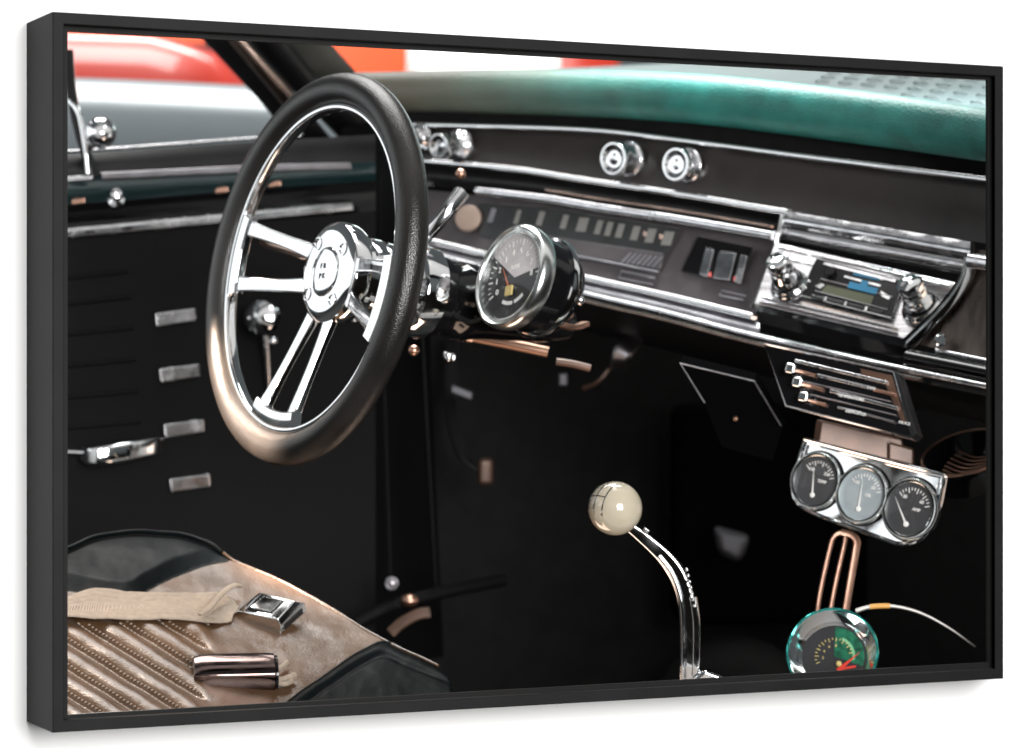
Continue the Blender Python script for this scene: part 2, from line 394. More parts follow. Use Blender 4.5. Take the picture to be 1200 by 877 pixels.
# cowl with louvres in front of the windshield
def cowl_p(s, t): # s 0..1 left to right, t 0 near pad .. 1 far
    u = 400+s*900; vn = lerp(((400, 95), (800, 100), (1000, 122), (1160, 150), (1300, 175)), u)
    vf = lerp(((400, 86), (660, 80), (800, 74), (1000, 66), (1160, 62), (1300, 60)), u)
    return P(u, vn+(vf-vn)*t, 3.62+(1160-u)*.00095+t*.5)
m = MB(); m.loft([[cowl_p(i/30, j/8) for j in range(9)] for i in range(31)]); cw = m.build('cowl', M['cowl'], body)
for r_, tt in enumerate((.31, .42, .53, .64)):
    for k in range(10):
        s0 = (948+k*27+r_*7-400)/900
        if s0 > .95 or (r_ == 0 and k < 4): continue
        m = MB(); a, b = cowl_p(s0, tt), cowl_p(s0+.019, tt)
        m.sweep([a, a*.8+b*.2+V(0, 0, .0022), a*.2+b*.8+V(0, 0, .0022), b], rrect(.0035, .0016, .0006)); m.build('louvre', M['cowl_lit'], cw)
# windshield pane
m = MB(); m.loft([[P(400, 150, 4.40), P(400, 95, 4.42), P(330, -60, 4.25)], [P(800, 128, 4.50), P(800, 76, 4.52), P(800, -70, 4.35)], [P(1300, 128, 4.52), P(1300, 60, 4.54), P(1300, -90, 4.35)]])
m.build('windshield', M['shield'], body)

# ================================================================== driver's door
door = thing('driver_door', 'black driver door with chrome trim strips, louvre bars and open window', 'car door', P(210, 438, 3.7))
def dY(u): return 3.85+(u-78)*.00072
def dp(u, v, off=0.): return P(u, v, dY(u)-off)
def dgrid(top, bot, off_t, off_b, mm, name, parent, nu=14, nv=8, bul=0.):
    m = MB(); rows = []
    for i in range(nu+1):
        u = -90+(440+90)*i/nu; a, b = lerp(top, u), lerp(bot, u)
        rows.append([dp(u, a+(b-a)*j/nv, off_t+(off_b-off_t)*j/nv+bul*math.sin(PI*j/nv)) for j in range(nv+1)])
    m.loft(rows); return m.build(name, mm, parent)
sill = ((20, 186), (130, 178), (300, 166), (440, 158))
lo1 = ((20, 212), (130, 206), (300, 198), (440, 190))
lo2 = ((20, 244), (130, 236), (300, 222), (440, 212)); lo3 = ((20, 282), (415, 250), (440, 247)); lo4 = ((20, 800), (440, 800))
dgrid(sill, lo1, -.012, .008, M['black'], 'sill', door, bul=.006)
dgrid(lo1, lo2, .010, .004, M['teal_paint'], 'upper_panel', door, bul=.010)
dgrid(lo2, lo3, .004, .0, M['gloss'], 'middle_panel', door, bul=-.006)
dgrid(lo3, lo4, .0, .0, M['door'], 'lower_panel', door)
def dstrip(tab, h, name, mm, off=.006, d=.008, n=12):
    m = MB(); u0, u1 = tab[0][0], tab[-1][0]
    m.sweep([dp(u0+(u1-u0)*i/n, lerp(tab, u0+(u1-u0)*i/n), off) for i in range(n+1)], rrect(d, px(h, 3.95), .003, 4), N=V(0, 0, 1)); return m.build(name, mm, door)
dstrip(((60, 275), (250, 257), (412, 242)), 12, 'trim_strip', M['chrome_worn'])
dstrip(((118, 207), (300, 198), (410, 195)), 9, 'trim_strip', M['dull'], off=.014)
dstrip(((40, 181), (150, 173.5), (330, 160)), 4, 'window_seal', M['chrome_worn'], off=-.03)
for i, (u, v) in enumerate(((206, 372), (211, 437), (216, 502), (223, 566))):
    m = MB(); w_ = 24
    m.prism([dp(u-w_, v-5, .001), dp(u+w_, v-11.5, .001), dp(u+w_+1, v+5, .001), dp(u-w_+2, v+12, .001)], V(0, -.009, 0))
    m.build('louvre_bar', M['chrome_worn'], door, bevel=.003)
for i, v in enumerate((322, 352, 388, 425, 462, 498)):
    m = MB(); m.sweep([dp(78, v+4, .002), dp(150+i*3, v-4, .002)], rrect(.006, .006, .0025)); m.build('pleat_rib', M['door'], door)
# pull handle
m = MB(); pts = catmull([dp(98, 531, .01), dp(108, 535, .035), dp(140, 531, .045), dp(178, 524, .04), dp(190, 522, .012)], 6)
m.sweep(pts, rrect(.016, px(24, 3.95), .006, 4), N=V(0, 0, 1), scales=[.7+.3*math.sin(PI*min(1, max(0, i/(len(pts)-1)))) for i in range(len(pts))])
h = m.build('door_handle', M['chrome'], door)
m = MB(); m.tube([dp(78, 530, .004), dp(98, 531, .016)], .004); m.build('handle_stem', M['chrome'], h)
# window crank
m = MB(); o = dp(306, 372, .05); m.lathe(o, (-.25, -1, .1), [(-.02, .006), (-.018, .02), (-.006, .027), (.006, .024), (.014, .012), (.016, 0)], 28); cr = m.build('window_crank', M['chrome'], door)
m = MB(); m.sweep([dp(308, 372, .03), dp(312, 400, .028), dp(314, 425, .02), dp(316, 462, .012)], rrect(.016, .008, .003), scales=[1, 1.1, 1, .7]); m.build('crank_arm', M['chrome_worn'], cr)
m = MB(); m.ball(dp(320, 400, .03), .0085); m.build('crank_screw', M['chrome'], cr)
# lock knob and its base
m = MB(); o = dp(136, 236, .006); m.lathe(o, (.15, -1, .35), [(0, .013), (.008, .012), (.012, .006), (.02, .006), (.024, .0095), (.031, .008), (.034, 0)], 24); m.build('lock_knob', M['chrome'], door)
for (u, v) in ((260, 223), (322, 216), (92, 236)):
    m = MB(); m.box(dp(u, v, .012), (px(16, 3.95), 0, px(2, 3.95)), (0, .006, 0), (0, 0, px(7, 3.95))); m.build('trim_clip', M['copper'], door, bevel=.002)
# vent window post with its ball knob
vp = MB(); vp.sweep(catmull([dp(80, 60, -.02), dp(84, 110, -.01), dp(96, 165, 0), dp(112, 208, .01)], 6), rrect(.014, px(15, 3.85), .004), N=V(0, -1, 0)); post = vp.build('vent_window_post', M['gloss'], door)
m = MB(); m.sweep(catmull([dp(82, 118, .0), dp(92, 132, .012), dp(100, 172, .016), dp(103, 204, .016)], 6), rrect(.012, .006, .002)); m.build('latch_arm', M['chrome'], post)
m = MB(); m.ball(dp(118, 156, .03), px(18.5, 3.85)); m.build('latch_knob', M['chrome'], post)
m = MB(); m.lathe(dp(104, 170, .012), (.6, -.6, .4), [(0, .009), (.012, .008), (.022, .006)], 20); m.build('latch_stem', M['chrome'], post)
m = MB(); m.box(dp(92, 210, .02), (px(36, 3.85), 0, px(3, 3.85)), (0, .012, 0), (0, 0, px(7, 3.85))); m.build('post_foot', M['chrome_worn'], post, bevel=.003)
# ================================================================== dashboard
def D(u): return 3.30+(1160-u)*.00098
dash = thing('dashboard', 'long dark dashboard with teal padded top, chrome strips and gauge cluster', 'dashboard', P(860, 300, D(860)))
US = [470+(1230-470)*i/44 for i in range(45)]
tA = smooth_tab(((470, 146), (680, 152), (800, 165), (1000, 191), (1160, 211), (1230, 220)))       # upper strip
tE = smooth_tab(((470, 187), (600, 198), (680, 210), (800, 228), (900, 245), (1000, 260), (1140, 283), (1230, 297)))   # lower strip
tG = smooth_tab(((540, 222), (640, 233), (700, 243), (800, 258), (905, 276)))                       # brow of the cluster
tI = smooth_tab(((520, 286), (690, 326), (780, 346), (880, 370)))                                   # bright lower strip
tJ = smooth_tab(((520, 305), (690, 349), (780, 370), (870, 394), (1000, 424), (1160, 457), (1230, 472)))   # rolled lower edge
def dk(u, v): return D(u)+.00035*(lerp(tJ, u)-v)     # the face leans back towards the top
def q(u, v, o=0.): return P(u, v, dk(u, v)-o)
def ruled(top, bot, ot, ob, u0, u1, mm, name, parent=dash, nu=40, nv=6, bul=0.):
    m = MB(); rows = []
    for i in range(nu+1):
        u = u0+(u1-u0)*i/nu; a, b = lerp(top, u), lerp(bot, u)
        rows.append([q(u, a+(b-a)*j/nv, ot+(ob-ot)*j/nv+bul*math.sin(PI*j/nv)) for j in range(nv+1)])
    m.loft(rows); return m.build(name, mm, parent)
def strip(tab, u0, u1, h, d, off, mm, name, parent=dash, n=40, r=.4):
    m = MB(); pts = []
    for i in range(n+1):
        u = u0+(u1-u0)*i/n; pts.append(q(u, lerp(tab, u), off))
    hh = px(h, 3.5); m.sweep(pts, rrect(d, hh, min(d, hh)*r, 4), N=V(0, 0, 1)); return m.build(name, mm, parent)
# padded roll on top
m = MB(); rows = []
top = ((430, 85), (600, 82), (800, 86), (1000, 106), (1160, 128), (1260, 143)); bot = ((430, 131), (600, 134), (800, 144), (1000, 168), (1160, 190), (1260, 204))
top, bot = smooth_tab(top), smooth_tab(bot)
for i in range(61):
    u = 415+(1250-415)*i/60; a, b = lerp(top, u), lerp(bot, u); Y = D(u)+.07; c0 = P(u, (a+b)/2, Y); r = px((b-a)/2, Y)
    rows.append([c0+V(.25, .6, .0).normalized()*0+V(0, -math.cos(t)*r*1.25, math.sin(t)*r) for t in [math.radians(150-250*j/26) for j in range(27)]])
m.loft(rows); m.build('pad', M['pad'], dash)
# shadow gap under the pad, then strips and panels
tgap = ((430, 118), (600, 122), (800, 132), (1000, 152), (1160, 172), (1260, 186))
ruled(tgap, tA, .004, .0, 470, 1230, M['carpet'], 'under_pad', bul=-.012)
strip(tA, 478, 1230, 7, .010, .006, M['chrome'], 'trim_strip')
m = MB(); u0 = 700
strip(((478, 139), (800, 157), (1000, 182), (1230, 211)), 640, 1230, 3.2, .005, -.012, M['bronze'], 'trim_strip')
ruled(tA, tE, -.004, .0, 470, 1230, M['dash'], 'upper_panel', nv=10, bul=.004)
strip(tE, 478, 925, 8, .012, .010, M['chrome'], 'trim_strip')
ruled(tE, tG, -.012, -.03, 500, 915, M['black'], 'recess', bul=-.02)
strip([(u, lerp(tG, u)+0) for u in range(500, 930, 20)], 560, 908, 11, .016, .012, M['chrome_worn'], 'brow_strip')
strip([(u, lerp(tG, u)-10) for u in range(500, 930, 20)], 640, 905, 3, .006, .004, M['bronze'], 'trim_strip')
# cluster plate with its lens
tGb = [(u, lerp(tG, u)+5) for u in range(480, 930, 20)]
ruled(tGb, tI, -.012, .0, 500, 908, M['cluster'], 'cluster_plate')
def quad(pts, off, th, mm, name, parent=dash, bevel=.0015):
    m = MB(); m.prism([q(u, v, off) for u, v in pts], V(0, th, 0)); return m.build(name, mm, parent, bevel=bevel)
sp = quad(((560, 238), (640, 243), (798, 268), (772, 318), (700, 306), (560, 276)), -.001, .012, M['lens'], 'speedometer_lens')
for (u, w_, mm) in ((577, 7, 'dull'), (607, 6, 'mark'), (634, 8, 'mark'), (662, 8, 'mark'), (683, 14, 'mark'), (702, 8, 'mark'), (714, 8, 'mark'), (727, 9, 'mark'), (745, 10, 'mark'), (763, 12, 'mark'), (783, 14, 'mark')):
    vt = lerp(((560, 243), (640, 248), (795, 273)), u); h = 17
    m = MB(); m.prism([q(u-w_*.42+2, vt, .0015), q(u+w_*.42+2, vt+.8, .0015), q(u+w_*.42-3, vt+h, .0015), q(u-w_*.42-3, vt+h-.8, .0015)], V(0, .002, 0))
    m.build('scale_bar', M[mm], sp)
for u in (756, 775):
    m = MB(); vt = lerp(((640, 253), (795, 279)), u); m.box(q(u, vt+2, .0025), (px(5, 3.5), 0, -px(1, 3.5)), (0, .002, 0), (0, 0, px(6, 3.5))); m.build('red_lamp', M['copper_tint'], sp)
b_ = quad(((640, 276), (778, 297), (774, 316), (700, 304), (640, 293)), .0015, .006, M['cluster'], 'lower_band', sp)
for k in range(7):
    u = 738+k*6; m = MB(); m.prism([q(u, 296+k*.8, .0028), q(u+3, 296.4+k*.8, .0028), q(u-8, 308+k*.9, .0028), q(u-11, 307.5+k*.9, .0028)], V(0, .001, 0)); m.build('scale_bar', M['dull'], sp)
strip(((560, 281), (640, 294), (700, 305), (772, 319)), 640, 772, 2.5, .004, .003, M['dull'], 'lens_edge')
# switch pocket
pk = quad(((818, 277), (884, 290), (866, 332), (798, 318)), .0015, .004, M['gloss'], 'switch_pocket')
for (u, w_) in ((832, 5), (853, 10), (872, 4)):
    m = MB(); m.prism([q(u-w_, 290+(u-832)*.2, .004), q(u+w_, 292+(u-832)*.2, .004), q(u+w_-8, 325+(u-832)*.2, .008), q(u-w_-8, 322+(u-832)*.2, .008)], V(0, .006, 0)); m.build('toggle', M['chrome_worn'], pk, bevel=.0015)
for (u, v) in ((832, 322), (861, 327)):
    m = MB(); m.box(q(u, v, .006), (px(3, 3.5), 0, 0), (0, .002, 0), (0, 0, px(5, 3.5))); m.build('red_tick', M['red_mark'], pk)
m = MB(); sl = [(u, v) for u, v in ((846, 341), (874, 347), (872, 352), (843, 346))]
m.tube([q(u, v, .002) for u, v in sl], .0012, 6, closed=True); m.build('slot_edge', M['dull'], dash)
m = MB(); sl = ((728, 318), (768, 326), (765, 334), (725, 326)); m.tube([q(u, v, .003) for u, v in sl], .0014, 6, closed=True); m.build('slot_edge', M['dull'], dash)
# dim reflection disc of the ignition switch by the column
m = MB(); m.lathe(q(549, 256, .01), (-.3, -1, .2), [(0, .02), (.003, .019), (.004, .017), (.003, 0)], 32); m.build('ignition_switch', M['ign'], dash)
# lower strips
strip(tI, 500, 884, 8, .012, .012, M['chrome'], 'trim_strip')
ruled([(u, lerp(tI, u)+4) for u in range(500, 900, 20)], [(u, lerp(tJ, u)) for u in range(500, 900, 20)], .004, .012, 500, 890, M['dull'], 'lower_panel', bul=.008)
strip([(u, lerp(tJ, u)-4) for u in range(500, 1240, 20)], 500, 1230, 7, .016, .020, M['chrome_worn'], 'rolled_edge')
strip([(u, lerp(tJ, u)+5) for u in range(500, 1240, 20)], 640, 1080, 4, .012, .016, M['bronze'], 'edge_bead')
strip([(u, lerp(tJ, u)-18) for u in range(1060, 1240, 20)], 1068, 1230, 20, .034, .012, M['gloss'], 'rolled_bolster', r=.48)
strip([(u, lerp(tJ, u)-33) for u in range(1060, 1240, 20)], 1098, 1160, 6, .008, .018, M['chrome_worn'], 'trim_strip')
# underside shell
m = MB(); rows = []
for i in range(31):
    u = 500+(1230-500)*i/30; v = lerp(tJ, u); rows.append([q(u, v-2, .0), q(u, v+8, -.0), q(u, v+22, -.12), q(u, v+40, -.5)])
m.loft(rows); m.build('underside', M['black'], dash)
# radio bay: stepped chrome surround
tb0 = ((900, 244), (1140, 284)); tb1 = ((900, 263), (1140, 305)); tb2 = ((900, 276), (1140, 322)); tb3 = ((900, 289), (1128, 336))
ruled(tb0, tb1, .006, .004, 917, 1139, M['chrome_worn'], 'bay_top', bul=.005)
strip(tb1, 915, 1140, 2.5, .004, .002, M['gloss'], 'bay_groove')
ruled(tb1, tb2, .002, -.004, 913, 1138, M['brushed'], 'bay_step', bul=.004)
strip(tb2, 912, 1136, 4, .006, .0, M['gloss'], 'bay_groove')
def bay_side(pts, r, mm, name, off=.01):
    m = MB(); m.sweep(catmull([q(u, v, off) for u, v in pts], 8), rrect(px(r, 3.35), px(r, 3.35)*.8, px(r, 3.35)*.3), N=V(.3, -1, .3)); return m.build(name, mm, dash)
bay_side(((918, 244), (911, 280), (900, 318), (881, 361)), 6, M['chrome'], 'bay_edge')
bay_side(((1136, 303), (1131, 328), (1108, 362), (1066, 404)), 13, M['chrome'], 'bay_edge', .016)
bay_side(((1127, 322), (1120, 334), (1098, 362), (1060, 398)), 4, M['gloss'], 'bay_edge', .018)
m = MB(); m.sweep([q(1140, 284, .008), q(1139, 310, .008)], rrect(.006, .006, .002), N=V(0, -1, 0)); m.build('bay_edge', M['gloss'], dash)
# glovebox door on the right
m = MB(); m.loft([[q(1143, 292, 0), q(1240, 310, 0)], [q(1128, 334, .004), q(1240, 352, .004)], [q(1104, 372, .006), q(1240, 398, .006)], [q(1078, 404, .004), q(1240, 440, .004)]])
m.build('glovebox_door', M['brown_metal'], dash)
m = MB(); m.sweep([q(1138, 306, .016), q(1180, 313, .016), q(1240, 325, .016)], rrect(.02, px(18, 3.3), .006, 4), N=V(0, 0, 1)); m.build('glovebox_strip', M['chrome_worn'], dash)
m = MB(); m.lathe(q(1103, 400, .02), (-.3, -1, .2), [(0, .008), (.006, .008), (.008, .006), (.008, 0)], 20); m.build('glovebox_screw', M['chrome'], dash)
# dash knobs: long two-stage pull knobs
def pull_knob(uf, vf, ub, vb, rf, rb, waist, concave=True):
    Y = dk(ub, vb)-.004; s = Y/F_PX; b = P(ub, vb, Y); nrm = V(uf-ub, 0, -(vf-vb))*s
    L = nrm.length*1.5; f = b+nrm+V(0, -math.sqrt(max(L*L-nrm.length_squared, 1e-8)), 0); ax = (f-b); Ln = ax.length
    rb, rf, waist = rb*s, rf*s, waist*s
    m = MB(); m.lathe(b, ax, [(0, rb), (Ln*.10, rb), (Ln*.16, rb*.93), (Ln*.2, rb*.80), (Ln*.45, waist*.92), (Ln*.62, waist), (Ln*.70, waist*1.06)], 40); k = m.build('knob', M['chrome_worn'], dash)
    m = MB(); m.lathe(b, ax, [(Ln*.66, waist*.9), (Ln*.68, rf*.92), (Ln*.73, rf), (Ln*.93, rf), (Ln*.99, rf*.95), (Ln*1.0, rf*.86), (Ln*.99, rf*.78), (Ln*.93, rf*.66), (Ln*.90, rf*.45), (Ln*.92, rf*.3), (Ln*.95, 0)], 40); m.build('knob_face', M['chrome'], k)
pull_knob(717, 188, 738, 187, 20, 22, 15); pull_knob(790, 194, 806, 194, 20, 21, 18); pull_knob(514, 174, 541, 170, 15, 19, 11); pull_knob(478, 166, 494, 162, 14, 17, 10)

# ================================================================== radio
rad = thing('car_radio', 'black and chrome radio with green display, blue emblem and two big knobs', 'radio', q(1000, 340))
rf_ = Fr(q(1000, 335, .006), (-.30, -.83, .47), (240, 48))
def rq(pts, c0, c1, mm, name, parent=rad, bevel=.001):
    m = MB(); a = [rf_.hit(u, v, c1) for u, v in pts]; m.prism(a, -rf_.n*(c1-c0)); return m.build(name, mm, parent, bevel=bevel)
rq(((908, 284), (1122, 332), (1064, 398), (884, 356)), -.006, .0, M['brushed'], 'faceplate')
m = MB(); m.loft([[rf_.hit(u, v, 0) for u, v in ((884, 356), (1064, 398))], [rf_.hit(u, v, .004) for u, v in ((886, 364), (1064, 408))], [rf_.hit(u, v, -.006) for u, v in ((888, 378), (1064, 423))]]); m.build('lower_lip', M['gloss'], rad)
for (a, b, mm) in (((893, 348), (1052, 385), 'chrome'), ((890, 353), (1052, 391), 'dull')):
    m = MB(); m.sweep([rf_.hit(*a, .002), rf_.hit(*b, .002)], rrect(.003, .003, .001)); m.build('face_ridge', M[mm], rad)
for (a, b) in (((912, 290), (1112, 335)), ((906, 300), (960, 312))):
    m = MB(); m.sweep([rf_.hit(*a, .001), rf_.hit(*b, .001)], rrect(.003, .003, .001)); m.build('face_ridge', M['chrome'], rad)
hs = rq(((957, 303), (1060, 329), (1044, 373), (936, 346)), .0, .008, M['gloss'], 'head_unit')
def rim4(pts, c, r, mm, name, parent):
    m = MB(); m.tube([rf_.hit(u, v, c) for u, v in pts], r, 6, closed=True); return m.build(name, mm, parent)
rim4(((957, 303), (1060, 329), (1044, 373), (936, 346)), .0085, .0011, M['chrome'], 'bezel', hs)
rim4(((962, 327), (1046, 348), (1040, 363), (955, 341)), .009, .0008, M['dull'], 'display_edge', hs)
rq(((969, 334), (1024, 347), (1020, 358), (961, 343)), .008, .0087, M['lcd'], 'display', hs, bevel=0)
rq(((996, 330), (1008, 333), (1010, 328), (1018, 330), (1016, 335), (1029, 338), (1026, 345), (993, 337)), .008, .0098, M['blue'], 'emblem', hs, bevel=0)
rq(((1001, 319), (1032, 326), (1030, 329), (999, 322)), .008, .009, M['blue'], 'stripe', hs, bevel=0)
rq(((990, 323), (1032, 334), (1031, 336), (989, 325)), .008, .009, M['chrome_worn'], 'stripe', hs, bevel=0)
rq(((966, 307), (1050, 328), (1049, 331), (965, 310)), .008, .0105, M['chrome_worn'], 'slot_cover', hs, bevel=0)
rq(((955, 335), (963, 332), (966, 334), (960, 338)), .008, .009, M['chrome'], 'corner_trim', hs, bevel=0)
rq(((1032, 341), (1044, 348), (1041, 351), (1033, 347)), .008, .009, M['chrome'], 'corner_trim', hs, bevel=0)
for (a, b) in (((951, 347), (965, 351)), ((970, 351), (988, 356)), ((994, 357), (1012, 362)), ((1018, 363), (1034, 367))):
    m = MB(); m.sweep([rf_.hit(*a, .0095), rf_.hit(*b, .0095)], rrect(.0055, .003, .001), N=rf_.n); bt = m.build('button', M['black'], hs)
    m = MB(); m.sweep([rf_.hit(a[0]+1, a[1]-1.5, .0112), rf_.hit(b[0]-1, b[1]-1.5, .0112)], rrect(.001, .0006, .0002), N=rf_.n); m.build('button_mark', M['mark'], bt)
for (u, v) in ((967.5, 351), (991, 356.5), (1015, 362.5)):
    m = MB(); a, b = rf_.at(u, v, .009); m.box(rf_.p(a, b, .009), rf_.x*.003, rf_.y*.006, rf_.n*.003); m.build('button_gap', M['chrome'], hs)
m = MB(); a, b = rf_.at(973, 320, .01); m.lathe(rf_.p(a, b, .008), rf_.n, [(0, .008), (.006, .0075), (.008, .006), (.008, 0)], 24); m.build('dial_button', M['gloss'], hs)
for (u, v) in ((944, 338), (948, 330), (1034, 322), (1033, 328)):
    m = MB(); a, b = rf_.at(u, v, .009); m.box(rf_.p(a, b, .009), rf_.x*.004, rf_.y*.0025, rf_.n*.003); m.build('small_button', M['chrome_worn'], hs, bevel=.0006)
def radio_knob(ub, vb, uf, vf, rb, rt, dome):
    b = rf_.hit(ub, vb, 0); Y = b.y; s = Y/F_PX
    sc = V(uf-ub, 0, -(vf-vb))*s; L = sc.length*1.32; ax = sc+V(0, -math.sqrt(max(L*L-sc.length_squared, 1e-8)), 0); rb *= s; rt *= s
    m = MB(); m.lathe(b, ax, [(0, rb), (L*.10, rb), (L*.14, rb*.94), (L*.16, rb*.86), (L*.2, rb*.82), (L*.24, rb*.84)], 40); k = m.build('knob', M['chrome'], rad)
    m = MB(); m.lathe(b, ax, [(L*.2, rb*.83), (L*.26, rb*.83), (L*.30, rb*.72)], 40); m.build('knob_ring', M['gloss'], k)
    pr = []
    m = MB(); m.lathe(b, ax, [(L*.28, rb*.74), (L*.46, rb*.70), (L*.50, rb*.64), (L*.56, rt*1.0), (L*.60, rt*.95)], 40); m.build('knob_shoulder', M['chrome'], k)
    n = 40; axn = ax.normalized(); x0 = (V(0, 0, 1)-axn*axn.z).normalized(); y0 = axn.cross(x0); rows = []
    prof_ = [(.58, .95), (.62, 1.), (.72, 1.02), (.76, .94), (.80, 1.0), (.93, 1.0)] + ([(.98, .9), (1.03, .6), (1.05, 0.001)] if dome else [(.99, .95), (1.0, .86), (.97, .74), (.93, .6), (.94, .001)])
    for h, r in prof_:
        rows.append([b+ax*h+(x0*math.cos(2*PI*j/n)+y0*math.sin(2*PI*j/n))*(rt*r*1) for j in range(n)])
    m = MB(); m.loft(rows, cu=True); m.build('knob_cap', M['chrome'], k, angle=28)
radio_knob(926, 337, 907, 306, 23, 14, False); radio_knob(1081, 364, 1060, 331, 24, 15.5, True)

# ================================================================== heater controls under the dash
heat = thing('heater_control', 'black slanted heater control panel with chrome sliders below the radio', 'control panel', P(980, 460, 3.27))
hf = Fr(P(980, 460, 3.27), (-.42, -.88, .20), (149, 32))
def hq(pts, c0, c1, mm, name, parent=heat, bevel=.0006):
    m = MB(); m.prism([hf.hit(u, v, c1) for u, v in pts], -hf.n*(c1-c0)); return m.build(name, mm, parent, bevel=bevel)
hp = [(896, 403), (1047, 436), (1068, 513), (921, 476)]
fp = hq(hp, -.03, .0, M['gloss'], 'faceplate')
m = MB(); m.tube([hf.hit(u, v, .001) for u, v in hp], .0014, 6, closed=True); m.build('edge_trim', M['chrome_worn'], fp)
hq(((1047, 436), (1052, 437), (1074, 508), (1068, 513)), -.03, -.002, M['black'], 'side_flange')
hq(((1008, 432), (1045, 440), (1062, 496), (1056, 494), (1038, 452), (1010, 444)), .0, .0012, M['copper_tint'], 'peach_reflection', fp)  # peach reflection painted as a brown patch on the faceplate
for (a, b, h, mm) in (((932, 423), (1040, 449), 4.2, 'chrome_worn'), ((958, 440), (1016, 454), 4, 'chrome_worn'), ((1024, 457), (1049, 463), 4, 'copper'), ((935, 435), (956, 441), 4.5, 'copper'), ((942, 451), (964, 457), 5, 'copper'), ((973, 458), (1052, 479), 4.5, 'chrome_worn'), ((982, 478), (1010, 484), 3, 'chrome_worn'), ((1012, 485), (1048, 495), 3, 'dull'), ((950, 470), (968, 475), 4, 'copper'), ((941, 447), (1044, 471), 2, 'dull'), ((947, 462), (1050, 487), 2, 'dull')):
    m = MB(); m.sweep([hf.hit(*a, .003), hf.hit(*b, .003)], rrect(px(h, 3.25), .004, .0012), N=hf.n); m.build('slider_bar', M[mm], heat)
for (u, v) in ((928, 433), (936, 449), (943, 466)):
    a, b = hf.at(u, v, .012); m = MB(); m.box(hf.p(a, b, .012), hf.x*.013, hf.y*.0125, hf.n*.016); kn = m.build('slider_knob', M['chrome'], heat, bevel=.003)
    m = MB(); m.box(hf.p(a+.002, b-.0045, .004), hf.x*.006, hf.y*.003, hf.n*.012); m.build('knob_stem', M['dull'], kn)
m = MB()
for (s_, u, v, sz) in (('FAN', 1021, 455, .0052), ('TEMPERATURE', 997, 466, .0052), ('DEFROSTER', 1003, 484, .0050), ('DE-ICE', 1060, 496, .0048)):
    a, b = hf.at(u, v, .0055); m.text(s_, hf, a, b, sz, .0055)
m.build('lettering', M['white_mark'], heat, weld=False)

# small door frame left of the heater panel
ash = thing('ashtray_door', 'thin edged black ashtray door under the dash, left of the heater controls', 'ashtray', P(850, 470, 3.36))
af = Fr(P(850, 470, 3.36), (-.25, -.85, -.45), (85, 20))
m = MB(); m.prism([af.hit(u, v) for u, v in ((797, 425), (884, 446), (917, 503), (905, 540), (846, 524), (826, 474))], -af.n*.02); m.build('panel', M['void_black'], ash)
m = MB(); m.tube([af.hit(u, v, .001) for u, v in ((826, 472), (797, 426), (884, 447), (915, 499))], .0011, 6); m.build('edge_trim', M['dull'], ash)
m = MB(); m.ball(af.hit(862, 491, .004), .0035); m.build('screw', M['copper_dim'], ash)

# ================================================================== triple gauge panel
gp = thing('triple_gauge_panel', 'chrome panel of three small round gauges hanging under the dash', 'gauge panel', P(1015, 575, 3.30))
gf = Fr(P(1015, 575, 3.30), (-.60, -.78, .16), (167, 43))
ol = [(943, 514), (1109, 557), (1103, 590), (1096, 611), (1086, 628), (1072, 637), (1056, 639), (1040, 634), (990, 616), (955, 603), (936, 592), (929, 578), (929, 566), (935, 540)]
ol = [(p.x, p.y) for p in catmull([V(a, b, 0) for a, b in ol[1:]+ol[:1]], 4)]
pl = [gf.hit(u, v) for u, v in ol]
m = MB(); m.prism(pl, -gf.n*.005); plate = m.build('plate', M['chrome'], gp, bevel=.002, seg=3)
cen = sum(pl, V(0, 0, 0))/len(pl)
dense = []
for i in range(len(pl)):
    for k in range(3): dense.append(pl[i]+(pl[(i+1) % len(pl)]-pl[i])*k/3)
for k_, r, c in ((.985, .0022, .002), (.925, .0013, .001)):
    m = MB(); m.tube([cen+(p-cen)*k_+gf.n*c for p in dense], r, 8, closed=True); m.build('raised_edge', M['chrome'], plate)
gauges = (((958, 564), 35, 'dial_dark', 103, ('TEMP', '150', '250')), ((1012, 580), 35.5, 'dial_pale', 97, ('OIL', '40', '80')), ((1068, 597), 36.5, 'dial_dark', 130, ('AMP', '30', '60')))
